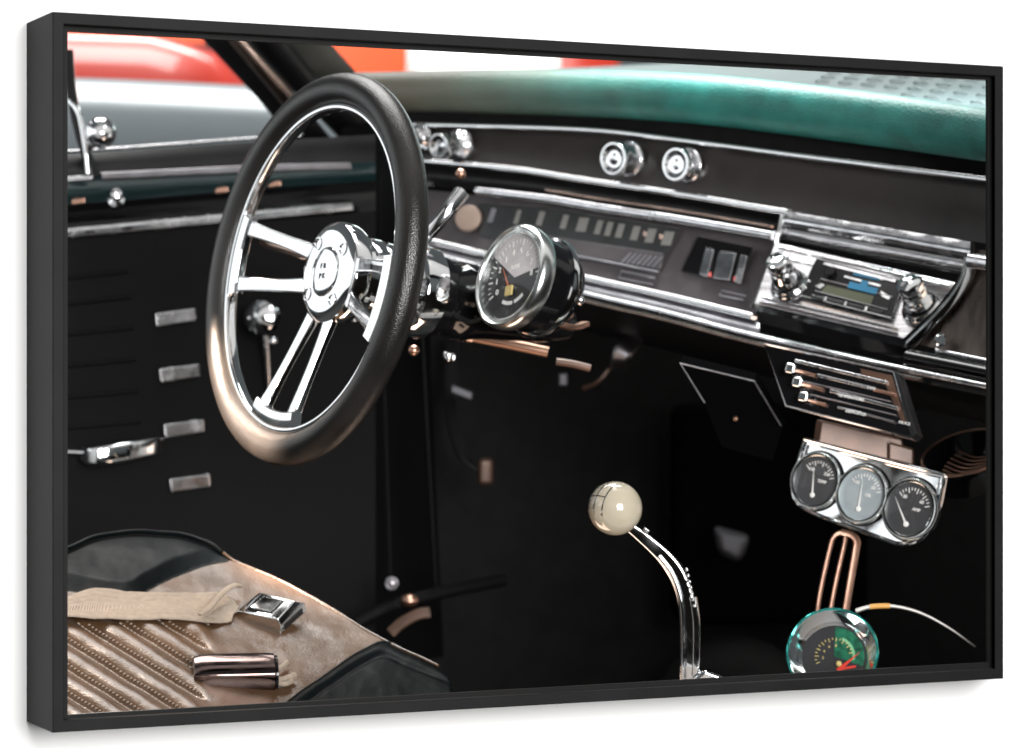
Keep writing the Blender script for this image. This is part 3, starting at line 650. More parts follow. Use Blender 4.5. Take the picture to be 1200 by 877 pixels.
for (u, v), rp, dm, ang, words in gauges:
    a, b = gf.at(u, v); o = gf.p(a, b); r = rp*3.29/F_PX
    t = MB(); t.lathe(o, gf.n, [(-.012, r*.8), (-.002, r*.86), (.000, r), (.005, r*1.0), (.0072, r*.96), (.0070, r*.925), (.0056, r*.905), (.0064, r*.885), (.0058, r*.855), (.002, r*.85)], 56)
    bz = t.build('gauge', M['bezel'], gp)
    t = MB(); t.lathe(o, gf.n, [(-.0005, r*1.055), (.0012, r*1.05), (.0016, r*1.0), (-.0005, r*.99)], 56); t.build('gasket', M['gloss'], bz)
    t = MB(); t.lathe(o, gf.n, [(.0062, r*.905), (.0072, r*.895), (.0070, r*.872), (.0050, r*.862)], 56); t.build('inner_ring', M['gloss'], bz)
    t = MB(); t.lathe(o, gf.n, [(.0021, r*.86), (.0021, 0)], 48); t.build('dial', M[dm], bz)
    gq = Fr(o, gf.n, (167, 43)); ink = M['white_mark']; t = MB()
    for k in range(13):
        an = math.radians(150-k*10-10); r0, r1 = r*(.60 if k % 3 else .52), r*.69
        d = V(math.cos(an), math.sin(an), 0); n_ = V(-d.y, d.x, 0)*r*.014
        t.prism([gq.p(d.x*r0+n_.x, d.y*r0+n_.y, .0029), gq.p(d.x*r1+n_.x, d.y*r1+n_.y, .0029), gq.p(d.x*r1-n_.x, d.y*r1-n_.y, .0029), gq.p(d.x*r0-n_.x, d.y*r0-n_.y, .0029)], -gq.n*.0004)
    t.text(words[1], gq, -r*.3, r*.34, r*.16, .0028); t.text(words[2], gq, r*.34, r*.3, r*.16, .0028); t.text(words[0], gq, r*.22, r*.02, r*.15, .0028)
    t.build('markings', ink, bz, weld=False)
    an = math.radians(ang); d = V(math.cos(an), math.sin(an), 0); n_ = V(-d.y, d.x, 0)*r*.022; hb = V(0, -r*.5, 0)
    t = MB(); t.prism([gq.p(hb.x+n_.x*1.6, hb.y+n_.y*1.6, .0038), gq.p(hb.x+d.x*r*1.0, hb.y+d.y*r*1.0, .0038), gq.p(hb.x-n_.x*1.6, hb.y-n_.y*1.6, .0038)], -gq.n*.0004); t.lathe(gq.p(hb.x, hb.y, .003), gq.n, [(0, r*.09), (.0016, r*.08), (.002, 0)], 18)
    t.build('needle', M['white_mark'], bz)
    t = MB(); t.lathe(o, gf.n, [(.0052, r*.86), (.0068, r*.5), (.0074, 0)], 40); t.build('glass', M['glass'], bz)
br = MB(); br.prism([P(u, v, 3.36) for u, v in ((962, 492), (1058, 515), (1062, 545), (958, 520))], V(0, .05, 0)); br.build('bracket', M['copper_tint'], gp, bevel=.003)  # tan reflection put into the bracket's brown colour
br = MB(); br.prism([P(u, v, 3.355) for u, v in ((1040, 517), (1072, 526), (1072, 548), (1040, 540))], V(0, .05, 0)); br.build('bracket_tab', M['copper_tint'], gp, bevel=.004)

# round vent at the right edge
vent = thing('round_vent', 'dark round air vent with copper ribs at the right edge below the dash', 'air vent', P(1135, 535, 3.36))
vf_ = Fr(P(1134, 534, 3.36), (-.30, -.38, .86), (60, 4)); r = px(56, 3.36)
m = MB(); m.lathe(vf_.o, vf_.n, [(-.03, r*.9), (-.004, r*.97), (.0, r), (.004, r*.97), (.005, r*.9), (.001, r*.84), (-.018, r*.6), (-.024, 0)], 56); m.build('bowl', M['gloss'], vent)
m = MB(); m.tube([vf_.p(math.cos(2*PI*k/56)*r*.955, math.sin(2*PI*k/56)*r*.955, .0045) for k in range(56)], .0022, 8, closed=True); m.build('ring', M['copper'], vent)
for k in range(7):
    b = -r*.62+k*r*.15; w_ = math.sqrt(max(0, (r*.8)**2-b*b))
    m = MB(); m.sweep(catmull([vf_.p(-w_*.55, b, -.006), vf_.p(0, b+.002, -.014), vf_.p(w_*.98, b+.006, -.004)], 6), rrect(.0034, .003, .001), N=vf_.n); m.build('rib', M['copper'], vent)

# bars hanging below the gauges
hb = thing('hanging_bracket', 'copper toned bracket of three slim bars hanging under the triple gauges', 'bracket', P(985, 668, 3.3))
def bar(pts, w_, mm, name='bar', d=.004):
    m = MB(); m.sweep(catmull([P(u, v, 3.38) for u, v in pts], 6), rrect(px(w_, 3.38), d, .0015), N=V(.3, -1, .1)); m.build(name, mm, hb)
bar(((957, 722), (962, 690), (972, 645), (977, 630), (986, 624)), 5, M['copper']); bar(((972, 722), (980, 680), (989, 640), (991, 628)), 5, M['copper']); bar(((990, 722), (997, 680), (1003, 645), (1004, 634), (998, 627), (986, 624)), 8.5, M['copper'])
# ================================================================== steering wheel
WY = 3.2; WN = V(-.816, -.553, .165).normalized()
WO = P(365, 315, WY); wx = V(.56, -.828, 0).normalized(); wx = (wx-WN*wx.dot(WN)).normalized(); wy = WN.cross(wx)
if wy.z < 0: wy = -wy
S = WY/F_PX
def wp(a, b, c=0.): return WO+wx*a+wy*b+WN*c
def wpol(r, deg, c=0.): t = math.radians(deg); return wp(r*math.cos(t), r*math.sin(t), c)
wheel = thing('steering_wheel', 'black leather steering wheel with polished chrome spokes', 'steering wheel', WO)
R0, RT = 215*S, 18.8*S
m = MB(); m.sweep([wpol(R0, k*360/120) for k in range(120)], circ(RT, 24), N=[WN]*120, closed=True); m.build('rim', M['rim'], wheel)
RI = 193*S
m = MB(); m.sweep([wpol(RI, k*3) for k in range(120)], rrect(.008, .015, .003), N=[WN]*120, closed=True); m.build('inner_ring', M['chrome'], wheel)
# stitch seam round the back of the grip
m = MB(); m.sweep([wpol(R0-RT*.80, k*3, -RT*.62) for k in range(120)], rrect(.0016, .0016, .0005), N=[WN]*120, closed=True); m.build('seam', M['thread'], wheel)
HUBC = -.033
for mid in (173, 260, 347):
    prs = []
    for sd in (-1, 1):
        pts = []
        for t in [k/14 for k in range(15)]:
            r = (50+(184-50)*t)*S; half = (19+(36-19)*t**.9)*S
            ang = mid+sd*math.degrees(math.asin(min(.95, half/r))); c = HUBC*(1-t)**1.0+.001
            pts.append(wpol(r, ang, c))
        m = MB(); m.sweep(pts, rrect(18*S, .010, .0022, 4), N=[WN]*15, scales=[1.15-.3*math.sin(PI*k/14)+(.25 if k in (0, 14) else 0) for k in range(15)])
        m.build('spoke', M['chrome'], wheel)
    m = MB(); m.sweep([wpol(181*S, mid-15.5+31*k/14, .001) for k in range(15)], rrect(20*S, .014, .003, 4), N=[WN]*15); m.build('spoke_bridge', M['chrome'], wheel)
hub = MB(); hc = wp(0, 0, HUBC)
hub.lathe(hc, WN, [(-.085, 44*S), (-.082, 50*S), (-.074, 50*S), (-.072, 46*S), (-.066, 46*S), (-.064, 50*S), (-.056, 50*S), (-.054, 46*S), (-.048, 46*S), (-.046, 51*S), (-.036, 51*S), (-.034, 47*S), (-.028, 47*S), (-.024, 53*S), (-.012, 53*S)], 64)
hub.build('hub', M['chrome'], wheel, angle=30)
cp = MB(); cp.lathe(hc, WN, [(-.014, 60*S), (-.008, 62*S), (.004, 62*S), (.009, 60*S), (.013, 54*S), (.014, 46*S), (.0142, 30*S), (.0155, 29.3*S), (.0165, 27*S), (.0175, 16*S), (.0178, 0)], 64); cap = cp.build('hub_cap', M['chrome'], wheel, angle=30)
hfz = Fr(wp(0, 0, HUBC), WN, (1, -.02))
for an in (45, 135, 225, 315):
    o = wpol(43*S, an-8, HUBC+.0142); m = MB(); m.lathe(o, WN, [(0, 8*S), (.001, 8*S), (.0012, 6.5*S), (-.004, 6*S), (-.004, 0)], 20); bo = m.build('hub_bolt', M['chrome'], cap)
    m = MB(); m.lathe(o, WN, [(.0003, 6.2*S), (.0003, 0)], 6); m.build('hex_socket', M['ink'], bo)
m = MB(); m.text('F R', hfz, -.0, .006, .0095, .0180, ext=.0004); m.text('P K', hfz, -.0, -.006, .0095, .0180, ext=.0004); m.build('emblem', M['dial'], cap, weld=False)

# ================================================================== steering column with its bell and stalk
colm = thing('steering_column', 'black steering column with chrome bell collar behind the wheel', 'steering column', wp(0, 0, -.2))
m = MB(); m.lathe(hc, WN, [(-.128, 40*S), (-.126, 56*S), (-.104, 57*S), (-.098, 55*S), (-.092, 44*S), (-.08, 40*S)], 56); m.build('bell_collar', M['chrome'], colm)
m = MB(); m.lathe(hc, WN, [(-.34, 22*S), (-.30, 30*S), (-.22, 40*S), (-.2, 44*S), (-.19, 47*S), (-.17, 47*S), (-.165, 43*S), (-.15, 43*S), (-.145, 48*S), (-.127, 48*S), (-.12, 40*S)], 48); m.build('column_tube', M['gloss'], colm)
m = MB(); m.sweep(catmull([P(470, 300, 3.3), P(492, 284, 3.28), P(513, 262, 3.27), P(527, 244, 3.27), P(541, 226, 3.28)], 6), rrect(.016, .016, .006, 4), scales=[.8+.4*k/24 for k in range(25)]); m.build('stalk', M['chrome_worn'], colm)
m = MB(); m.ball(P(540, 204, 3.5), .007); m.build('stalk_light', M['copper'], colm)
m = MB(); m.sweep(catmull([P(308, 283, 3.36), P(335, 291, 3.33), P(362, 301, 3.31)], 6), circ(.0075, 14), scales=[.75]+[1.]*11+[.7]); m.build('turn_lever', M['bronze'], colm)
# under the column: peach highlights put in as copper rods, with clips and plugs
for pts, r, mm, nm in ((((512, 384), (545, 393), (600, 404), (642, 413)), 6.5, 'copper_dim', 'peach_highlight'), (((652, 424), (672, 427), (692, 432)), 4.5, 'copper_tint', 'peach_highlight_end')):
    m = MB(); m.tube(catmull([P(u, v, 3.42) for u, v in pts], 6), px(r, 3.42), 14, radii=None); m.build(nm, M[mm], colm)
for k in range(3):
    m = MB(); o = P(532+k*9, 388+k*2.4, 3.42); m.lathe(o, V(.9, .2, -.22), [(-.004, .004), (-.004, .0115), (.004, .0115), (.004, .004)], 24); m.build('clamp', M['bronze'], colm)
m = MB(); m.ball(P(485, 411, 3.36), px(6.5, 3.36)); m.build('plug', M['copper'], colm)
m = MB(); m.box(P(527, 418, 3.42), (.016, 0, -.004), (0, .01, 0), (0, 0, .01)); m.build('switch_block', M['chrome_worn'], colm, bevel=.003)
m = MB(); m.ball(P(526, 420, 3.4), .005); m.build('screw', M['chrome'], colm)

# ================================================================== tachometer pod
TN = V(-.765, -.585, .27).normalized(); TO = P(602, 325, 3.20); s_ = 3.2/F_PX; tr = 64*s_
tach = thing('tachometer', 'large round chrome tachometer pod beside the steering column', 'tachometer', TO)
m = MB(); m.lathe(TO, TN, [(-.076, 0), (-.076, tr*.55), (-.070, tr*.74), (-.058, tr*.86), (-.044, tr*.90), (-.006, tr*.91)], 64); cup = m.build('cup', M['gloss'], tach)
m = MB(); m.lathe(TO, TN, [(-.014, tr*.91), (-.012, tr*.97), (-.004, tr), (.003, tr*1.0), (.0075, tr*.97), (.009, tr*.93), (.0075, tr*.895), (.0055, tr*.885), (.007, tr*.86), (.006, tr*.82), (-.002, tr*.81)], 72); bz = m.build('bezel', M['bezel'], tach)
m = MB(); m.lathe(TO, TN, [(-.050, tr*.88), (-.050, tr*.955), (-.046, tr*.965), (-.042, tr*.955), (-.042, tr*.88)], 64); m.build('clamp_ring', M['chrome'], tach)
m = MB(); m.lathe(TO, TN, [(-.0015, tr*.82), (-.0015, 0)], 64); dl = m.build('dial', M['dial'], bz)
tf = Fr(TO, TN, (1, -.25))
for b0, b1, mm, nm, c in ((6, 142, 'dial_reflection', 'pale_reflection', -.0010),):
    m = MB(); pts = [tf.p(0, 0, c)]+[tf.p(tr*.81*math.cos(math.radians(b0+(b1-b0)*k/40)), tr*.81*math.sin(math.radians(b0+(b1-b0)*k/40)), c) for k in range(41)]
    m.prism(pts, -tf.n*.0004); m.build(nm, M[mm], bz)  # window reflection in the glass, painted as a pale sector
m = MB()
for k in range(27):
    an = math.radians(205-k*8.6); mj = k % 3 == 0; r0, r1 = tr*(.62 if mj else .67), tr*.74; w_ = tr*(.014 if mj else .008)
    d = V(math.cos(an), math.sin(an), 0); n_ = V(-d.y, d.x, 0)*w_
    m.prism([tf.p(d.x*r_+n_.x*sg, d.y*r_+n_.y*sg, -.0003) for r_, sg in ((r0, 1), (r1, 1), (r1, -1), (r0, -1))], -tf.n*.0004)
for k in range(9):
    an = math.radians(205-k*25.8); m.text(str(k), tf, tr*.50*math.cos(an), tr*.50*math.sin(an), tr*.16, -.0003)
m.text('RPM', tf, 0, tr*.2, tr*.12, -.0003)
for k in range(12):
    an = math.radians(238+k*6); r0, r1 = tr*.46, tr*.53
    if k == 6: continue
    a2 = math.radians(238+k*6+5); m.prism([tf.p(r0*math.cos(an), r0*math.sin(an), -.0003), tf.p(r1*math.cos(an), r1*math.sin(an), -.0003), tf.p(r1*math.cos(a2), r1*math.sin(a2), -.0003), tf.p(r0*math.cos(a2), r0*math.sin(a2), -.0003)], -tf.n*.0004)
m.build('markings', M['white_mark'], bz, weld=False)
m = MB(); h0 = tf.at(597, 341, .001); tip = tf.at(589, 314, .001); dv = V(tip[0]-h0[0], tip[1]-h0[1], 0); n_ = V(-dv.y, dv.x, 0).normalized()*.0016
m.prism([tf.p(h0[0]+n_.x, h0[1]+n_.y, .001), tf.p(tip[0], tip[1], .001), tf.p(h0[0]-n_.x, h0[1]-n_.y, .001)], -tf.n*.0006); m.build('needle', M['orange_mark'], bz)
m = MB(); m.box(tf.p(h0[0], h0[1], .0018), tf.x*.0125, tf.y*.0125, tf.n*.003); m.build('needle_hub', M['yellow_mark'], bz, bevel=.001)
m = MB(); m.lathe(TO, TN, [(.0045, tr*.82), (.0065, tr*.5), (.0075, 0)], 56); m.build('glass', M['glass'], bz)
for (u, v, r) in ((668, 357, .007), (680, 352, .006), (655, 375, .008)):
    m = MB(); m.ball(P(u, v, 3.2), r, 18, 12); m.build('mount_nut', M['chrome_worn'], tach)
m = MB(); m.sweep(catmull([P(632, 372, 3.2), P(650, 378, 3.2), P(672, 384, 3.215), (P(686, 380, 3.24))], 5), rrect(.012, .007, .002)); m.build('mount_strap', M['copper'], tach)
m = MB(); m.sweep(catmull([P(612, 388, 3.22), P(625, 392, 3.22), P(640, 388, 3.2), P(652, 376, 3.2)], 5), rrect(.007, .005, .002)); m.build('mount_strap', M['bronze'], tach)

# ================================================================== gear shifter
sh = thing('gear_shifter', 'bent chrome gear shift lever with an ivory ball knob', 'gear shifter', P(815, 800, 3.15))
so = P(721, 596, 3.12); sr = px(31.8, 3.12)
m = MB(); m.ball(so, sr, 56, 36); ball = m.build('ball_knob', M['ivory'], sh)
sn = V(-.62, -.62, .50).normalized(); sf = Fr(so, sn, (1, .12))
def onball(a, b): # wraps flat marks onto the ball
    r = math.hypot(a, b)/sr; k = sr*1.004; d = math.sin(r)/(math.hypot(a, b) or 1)
    return so+(sf.x*(a*d)+sf.y*(b*d)+sf.n*math.cos(r))*k
g_ = sr*.30; hh_ = sr*.52
for pts in (((-g_*1.7, .0), (g_, .0)), ((-g_*.35, hh_), (-g_*.35, -hh_)), ((g_, hh_), (g_, -hh_)), ((-g_*1.7, hh_), (-g_*1.7, -hh_))):
    m = MB(); (a0, b0), (a1, b1) = pts; m.tube([onball(a0+(a1-a0)*k/10, b0+(b1-b0)*k/10) for k in range(11)], sr*.022, 6); m.build('shift_mark', M['ink'], ball)
class Wrap:
    def p(s, a, b, c=0.): return onball(a, b)+sf.n*0
m = MB()
for tx, a, b in (('1', -g_*1.7, hh_*1.25), ('2', -g_*1.7, -hh_*1.25), ('3', g_, hh_*1.3), ('4', g_, -hh_*1.3), ('3', -g_*.35, hh_*1.3), ('2', -g_*.35, -hh_*1.3)):
    if tx in '12' and a < -g_: continue
    m.text(tx, Wrap(), a, b, sr*.24)
m.build('shift_number', M['ink'], ball, weld=False)
rod = [(738, 618), (757, 633), (778, 652), (793, 672), (802, 695), (806, 720), (807, 760), (806, 805)]
n0 = V(-.25, -.95, .1); pts = catmull([P(u, v, 3.13+.0002*i) for i, (u, v) in enumerate(rod)], 8)
m = MB(); m.sweep(pts, rrect(px(20, 3.13), .008, .0032, 4), N=n0, scales=[min(1, .55+.45*i/22) for i in range(len(pts))]); lv = m.build('lever', M['chrome'], sh)
def off_line(poly, o): return catmull([P(u+o, v, 3.125) for u, v in poly], 8)
m = MB(); m.sweep(off_line(rod[2:], -6), rrect(.0045, .006, .0015), N=n0); m.build('lever_ridge', M['chrome'], lv)
m = MB(); m.sweep(off_line([(812, 700), (816, 730), (816, 760), (815, 792)], 0), rrect(px(9, 3.12), .005, .002), N=n0); m.build('lever_plate', M['chrome'], lv)
for k in range(7):
    m = MB(); u, v = lerp(((0, 806), (6, 815)), k), 668+k*7; m.ball(P(u-1, v, 3.118), .0022, 12, 8); m.build('chain_bead', M['chrome_worn'], lv)
m = MB(); m.box(P(757, 622, 3.12), (.006, 0, -.004), (0, .005, 0), (.002, 0, .005)); m.build('lock_nut', M['chrome_worn'], sh, bevel=.001)
m = MB(); m.prism([P(u, v, 3.1) for u, v in ((812, 797), (826, 785), (848, 793), (850, 812), (812, 812))], V(0, .03, 0)); m.build('base_plate', M['chrome'], sh, bevel=.004)

# ================================================================== small tilted gauge at the bottom right
sg = thing('round_gauge', 'tilted round gauge with a painted green reflection on the dial and red needle at bottom right', 'gauge', P(976, 766, 3.25))
GN = V(-.22, -.90, .38).normalized(); GO = P(976, 766, 3.25); gr = px(54, 3.25)
gg = Fr(GO, GN, (1, .0))
m = MB(); m.lathe(GO, GN, [(-.05, 0), (-.05, gr*.7), (-.03, gr*.9), (-.004, gr*.96), (.001, gr), (.005, gr*.985), (.006, gr*.95), (.004, gr*.92), (-.012, gr*.72), (-.013, gr*.69)], 72); gz = m.build('housing', M['chrome'], sg)
m = MB(); m.tube([gg.p(math.cos(2*PI*k/72)*gr*.975, math.sin(2*PI*k/72)*gr*.975, .0055) for k in range(72)], .0016, 8, closed=True); m.build('rim', M['teal_rim'], gz)  # teal rim light painted as the edge's colour
m = MB(); m.lathe(GO, GN, [(-.0125, gr*.71), (-.0125, 0)], 64); m.build('dial', M['dial'], gz)
m = MB(); c = -.0118; cx0, cy0 = gr*.0, gr*.02
m.prism([gg.p(cx0, cy0-.02*gr, c)]+[gg.p(gr*.66*math.cos(math.radians(t)), gr*.66*math.sin(math.radians(t)), c) for t in range(-18, 96, 6)], -GN*.0004); m.build('green_reflection_sector', M['green_reflection'], gz)  # green reflection painted on the black dial
m = MB(); m.prism([gg.p(gr*(.40*math.cos(math.radians(t))), gr*(.40*math.sin(math.radians(t))), c+.0004) for t in range(-10, 70, 6)]+[gg.p(gr*(.46*math.cos(math.radians(t))), gr*(.46*math.sin(math.radians(t))), c+.0004) for t in range(68, -12, -6)], -GN*.0003); m.build('green_arc', M['green_pale'], gz)
m = MB()
for k in range(17):
    an = math.radians(205-k*12); r0, r1 = gr*(.37 if k % 2 else .33), gr*.42; w_ = gr*.007; d = V(math.cos(an), math.sin(an), 0); n_ = V(-d.y, d.x, 0)*w_
    m.prism([gg.p(d.x*r_+n_.x*g2, d.y*r_+n_.y*g2, c+.0006) for r_, g2 in ((r0, 1), (r1, 1), (r1, -1), (r0, -1))], -GN*.0003)
for k in range(4):
    an = math.radians(190-k*36); m.text(str(k*2+2), gg, gr*.24*math.cos(an), gr*.24*math.sin(an), gr*.085, c+.0006)
m.build('markings', M['yellow_mark'], gz, weld=False)
p0, p1 = gg.at(984, 784, -.009), gg.at(1008, 764, -.009); dv = V(p1[0]-p0[0], p1[1]-p0[1], 0); n_ = V(-dv.y, dv.x, 0).normalized()*.0014
m = MB(); m.prism([gg.p(p0[0]-dv.x*.1+n_.x*1.8, p0[1]-dv.y*.1+n_.y*1.8, -.009), gg.p(p1[0], p1[1], -.009), gg.p(p0[0]-dv.x*.1-n_.x*1.8, p0[1]-dv.y*.1-n_.y*1.8, -.009)], -GN*.0008)
p2 = gg.at(1003, 781, -.009); m.prism([gg.p(p0[0], p0[1]+.0015, -.0086), gg.p(p2[0], p2[1]+.001, -.0086), gg.p(p2[0], p2[1]-.0015, -.0086), gg.p(p0[0], p0[1]-.002, -.0086)], -GN*.0008); m.build('needle', M['red_mark'], gz)
m = MB(); a, b = gg.at(983, 778, -.009); m.ball(gg.p(a, b, -.009), .0035, 16, 12); m.build('needle_hub', M['yellow_mark'], gz)
m = MB(); m.lathe(GO, GN, [(-.008, gr*.75), (-.005, gr*.4), (-.004, 0)], 48); m.build('glass', M['glass'], gz)
# loose wire
wr_ = thing('loose_wire', 'thin pale wire curving out from behind the small green gauge', 'wire', P(1075, 725, 3.22))
pts = catmull([P(u, v, 3.2) for u, v in ((1003, 716), (1022, 711), (1050, 711), (1080, 719), (1112, 736), (1143, 758))], 8)
m = MB(); m.tube(pts, 1, 10, radii=[px(2.6-1.6*i/len(pts), 3.2) for i in range(len(pts))]); m.build('cable', M['cable'], wr_)
m = MB(); m.tube(pts[7:15], px(3.1, 3.2), 10); m.build('sleeve', M['cable_tip'], wr_)

# ================================================================== footwell pieces
pd = thing('brake_pedal', 'brake pedal with small copper edged pad deep in the dark footwell', 'pedal', P(570, 552, 4.35))
m = MB(); m.box(P(569, 553, 4.30), (px(18, 4.30), .002, 0), (0, .02, 0), (0, -.003, px(32, 4.30))); m.build('pad', M['copper_tint'], pd, bevel=.008)
m = MB(); m.sweep(catmull([P(530, 400, 4.45), P(528, 470, 4.40), P(540, 530, 4.33), P(566, 556, 4.31)], 6), rrect(.02, .008, .003)); m.build('arm', M['black'], pd)
m = MB(); m.box(P(541, 460, 4.30), (px(26, 4.30), 0, px(-10, 4.30)), (0, .02, 0), (.002, 0, px(11, 4.30))); m.build('link_plate', M['bracket'], pd, bevel=.004)
lv2 = thing('seat_adjuster', 'copper tinted seat adjuster lever on the floor beyond the seat', 'lever', P(480, 712, 4.00))
m = MB(); m.tube(catmull([P(420, 730, 4.00), P(450, 715, 4.00), P(482, 704, 4.00), P(530, 692, 4.05), P(590, 680, 4.15)], 6), px(8, 4.00), 10); m.build('rail', M['door'], lv2)
m = MB(); m.ball(P(480, 704, 3.98), px(10, 4.00), sc=(1.1, 1, .8)); m.build('knob', M['copper'], lv2)
m = MB(); m.sweep(catmull([P(458, 742, 3.97), P(470, 731, 3.97), P(488, 721, 3.97), P(504, 718, 3.97)], 6), rrect(px(13, 4.00), .006, .0025), N=V(0, -1, .2)); m.build('lever_arm', M['copper_tint'], lv2)
m = MB(); o = P(459, 684, 4.00); m.tube([o+V(math.cos(a)*px(6.5, 4.00), 0, math.sin(a)*px(6.5, 4.00)) for a in [2*PI*k/24 for k in range(24)]], .0022, 8, closed=True); m.ball(o, px(5.5, 4.00), 20, 12, (1, .5, 1)); m.build('bolt', M['dull'], lv2)
wc = thing('wiring_cover', 'dull silver duct end hanging in the dark under the dash', 'duct', P(738, 402, 4.10))
m = MB(); m.sweep(catmull([P(770, 372, 4.15), P(752, 386, 4.10), P(740, 400, 4.08), P(727, 416, 4.06), P(724, 428, 4.08)], 6), rrect(px(24, 4.10), .02, .006), scales=[.35+.65*min(1, i/14) if i < 18 else .8 for i in range(25)], N=V(.1, -1, .2)); m.build('duct', M['dull'], wc)
m = MB(); m.sweep(catmull([P(716, 430, 4.10), P(700, 448, 4.10), P(684, 455, 4.12)], 6), rrect(.006, .006, .002)); m.build('cable', M['copper_tint'], wc)
m = MB(); m.box(P(660, 445, 4.20), (.014, 0, 0), (0, .01, 0), (0, 0, .02)); m.build('connector', M['bracket'], wc, bevel=.003)
kp = thing('heater_box', 'black heater box with grey bracket low on the firewall behind the shifter', 'heater box', P(855, 640, 4.30))
m = MB(); m.prism([P(u, v, 4.35) for u, v in ((835, 615), (882, 628), (868, 662), (842, 650))], V(0, .03, .0)); m.build('bracket', M['bracket'], kp, bevel=.014, seg=4)
m = MB(); m.box(P(900, 600, 4.50), (.32, .05, 0), (0, .16, 0), (0, 0, .36)); m.build('case', M['void_black'], kp, bevel=.02)

# ================================================================== seat
TILT = 2.86
sil = smooth_tab(((30, 668), (80, 649), (110, 636), (150, 629), (205, 631), (240, 640), (272, 655), (310, 671), (350, 690), (400, 719), (430, 738), (465, 757), (500, 776), (520, 789), (529, 800), (531, 815)))
def seat_Y(u, v): return 2.845+(u-60)*.00042+(848-v)*.0021
def seat_n(): return V(-.10, -.42, .90).normalized()
SNV = seat_n()
# edges of the sunlit brown area, a shadow edge in front
bol_b = smooth_tab(((30, 692), (80, 694), (145, 704), (175, 691), (205, 676), (240, 663), (278, 656)))
bol_f = smooth_tab(((300, 858), (335, 826), (370, 800), (400, 779), (425, 763), (450, 753), (475, 762)))
def pleat(u, v):
    """diagonal rolls in the lower left: height and whether a seam is near"""
    cx_, cy_ = u-80, v-735
    t = (cx_*.62-cy_*1.0)                    # across the rolls
    lim = 1/(1+math.exp((u-238+(v-800)*.1-0)/4.))*1/(1+math.exp(-(v-728+(u-80)*.03)/3.))
    ph = (t+201.5)/31.; f = ph-math.floor(ph)
    return lim, f
def hgt(u, v):
    lim, f = pleat(u, v)
    h = lim*(.0115*(math.sin(PI*f)**.8)-.008)
    n = noise.noise(V(u*.03, v*.05, 1))*.0013+noise.noise(V(u*.09, v*.14, 4))*.0003
    db = lerp(bol_b, u)-v                    # inside the back bolster
    if u < 285 and db > 0: h += .010*min(1, db/14)
    df = v-lerp(bol_f, u) if u > 300 else -99
    if df > 0: h += .010*min(1, df/12)-.004*math.exp(-((df-22)/4)**2)
    return h+n
tan, blk = MB(), MB()
NU, NV_ = 300, 150
US_ = [40+(532-40)*i/NU for i in range(NU+1)]
def node(i, j):
    u = US_[i]; v0 = lerp(sil, u); t = j/NV_
    v = v0+(862-v0)*t
    e = min(1, (v-v0)/26.); rr = math.sqrt(max(0, 1-(1-e)**2))   # rolls over at the far edge
    p = P(u, v, seat_Y(u, v)); 
    return p+SNV*hgt(u, v)*rr, u, v
grid = [[node(i, j) for j in range(NV_+1)] for i in range(NU+1)]
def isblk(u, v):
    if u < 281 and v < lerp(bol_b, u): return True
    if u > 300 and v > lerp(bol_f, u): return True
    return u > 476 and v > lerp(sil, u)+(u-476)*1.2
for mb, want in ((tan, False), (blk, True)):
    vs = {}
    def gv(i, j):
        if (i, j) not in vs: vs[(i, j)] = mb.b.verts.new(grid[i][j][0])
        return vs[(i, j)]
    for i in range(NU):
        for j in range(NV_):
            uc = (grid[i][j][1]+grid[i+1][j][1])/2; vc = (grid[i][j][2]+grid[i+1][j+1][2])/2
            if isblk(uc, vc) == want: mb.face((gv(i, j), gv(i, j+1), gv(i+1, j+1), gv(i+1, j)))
seat = thing('driver_seat', 'leather seat cushion coloured sunlit brown with black bolsters and stitched diagonal pleats', 'car seat', P(250, 840, 3.0))
tan.build('cushion', M['leather_sunlit'], seat, angle=60, weld=False); blk.build('bolster', M['leather_black'], seat, angle=60, weld=False)
# the far side skirt below the silhouette
m = MB(); rows = []
for i in range(0, NU+1, 4):
    p = grid[i][0][0]; rows.append([p, p+V(.004, .012, -.012), p+V(.012, .03, -.05), p+V(.02, .05, -.22)])
m.loft(rows); m.build('skirt', M['leather_black'], seat)
def seatp(u, v, c=0.):
    return P(u, v, seat_Y(u, v))+SNV*(hgt(u, v)+c)
m = MB(); m.tube([seatp(u, lerp(sil, u)+1.5, .000) for u in range(262, 520, 6)], .0017, 8); m.build('piping', M['leather_sunlit'], seat)
m = MB(); m.tube([seatp(u, lerp(sil, u)+2, -.001) for u in range(60, 262, 8)], .0030, 8); m.build('piping', M['leather_black'], seat)
m = MB(); m.tube([seatp(u, lerp(bol_b, u), -.001) for u in range(146, 270, 6)], .0018, 8); m.build('piping', M['leather_black'], seat)
m = MB(); m.tube([seatp(u, lerp(bol_f, u), .0) for u in range(330, 474, 6)], .0022, 8); m.build('piping', M['leather_black'], seat)
# stitches along the pleat seams
m = MB(); 
def seam_pt(k, s):                            # s pixels down along seam k
    t = k*31-201.5
    u = 80+s; v = 735+(.62*s-t); return u, v
for k in range(3, 12):
    for off in (-3.2, 3.2):
        s = -10
        while s < 190:
            u, v = seam_pt(k, s); v += off
            lim, f = pleat(u, v)
            if lim > .55 and 70 < u < 250 and v < 850:
                u2, v2 = u+2.6, v+2.6*.62-1.2
                m.tube([seatp(u, v, .0002), seatp((u+u2)/2, (v+v2)/2, .0014), seatp(u2, v2, .0002)], .00075, 5)
            s += 4.1
st_ = m.build('stitching', M['thread'], seat, weld=False); st_['kind'] = 'stuff'

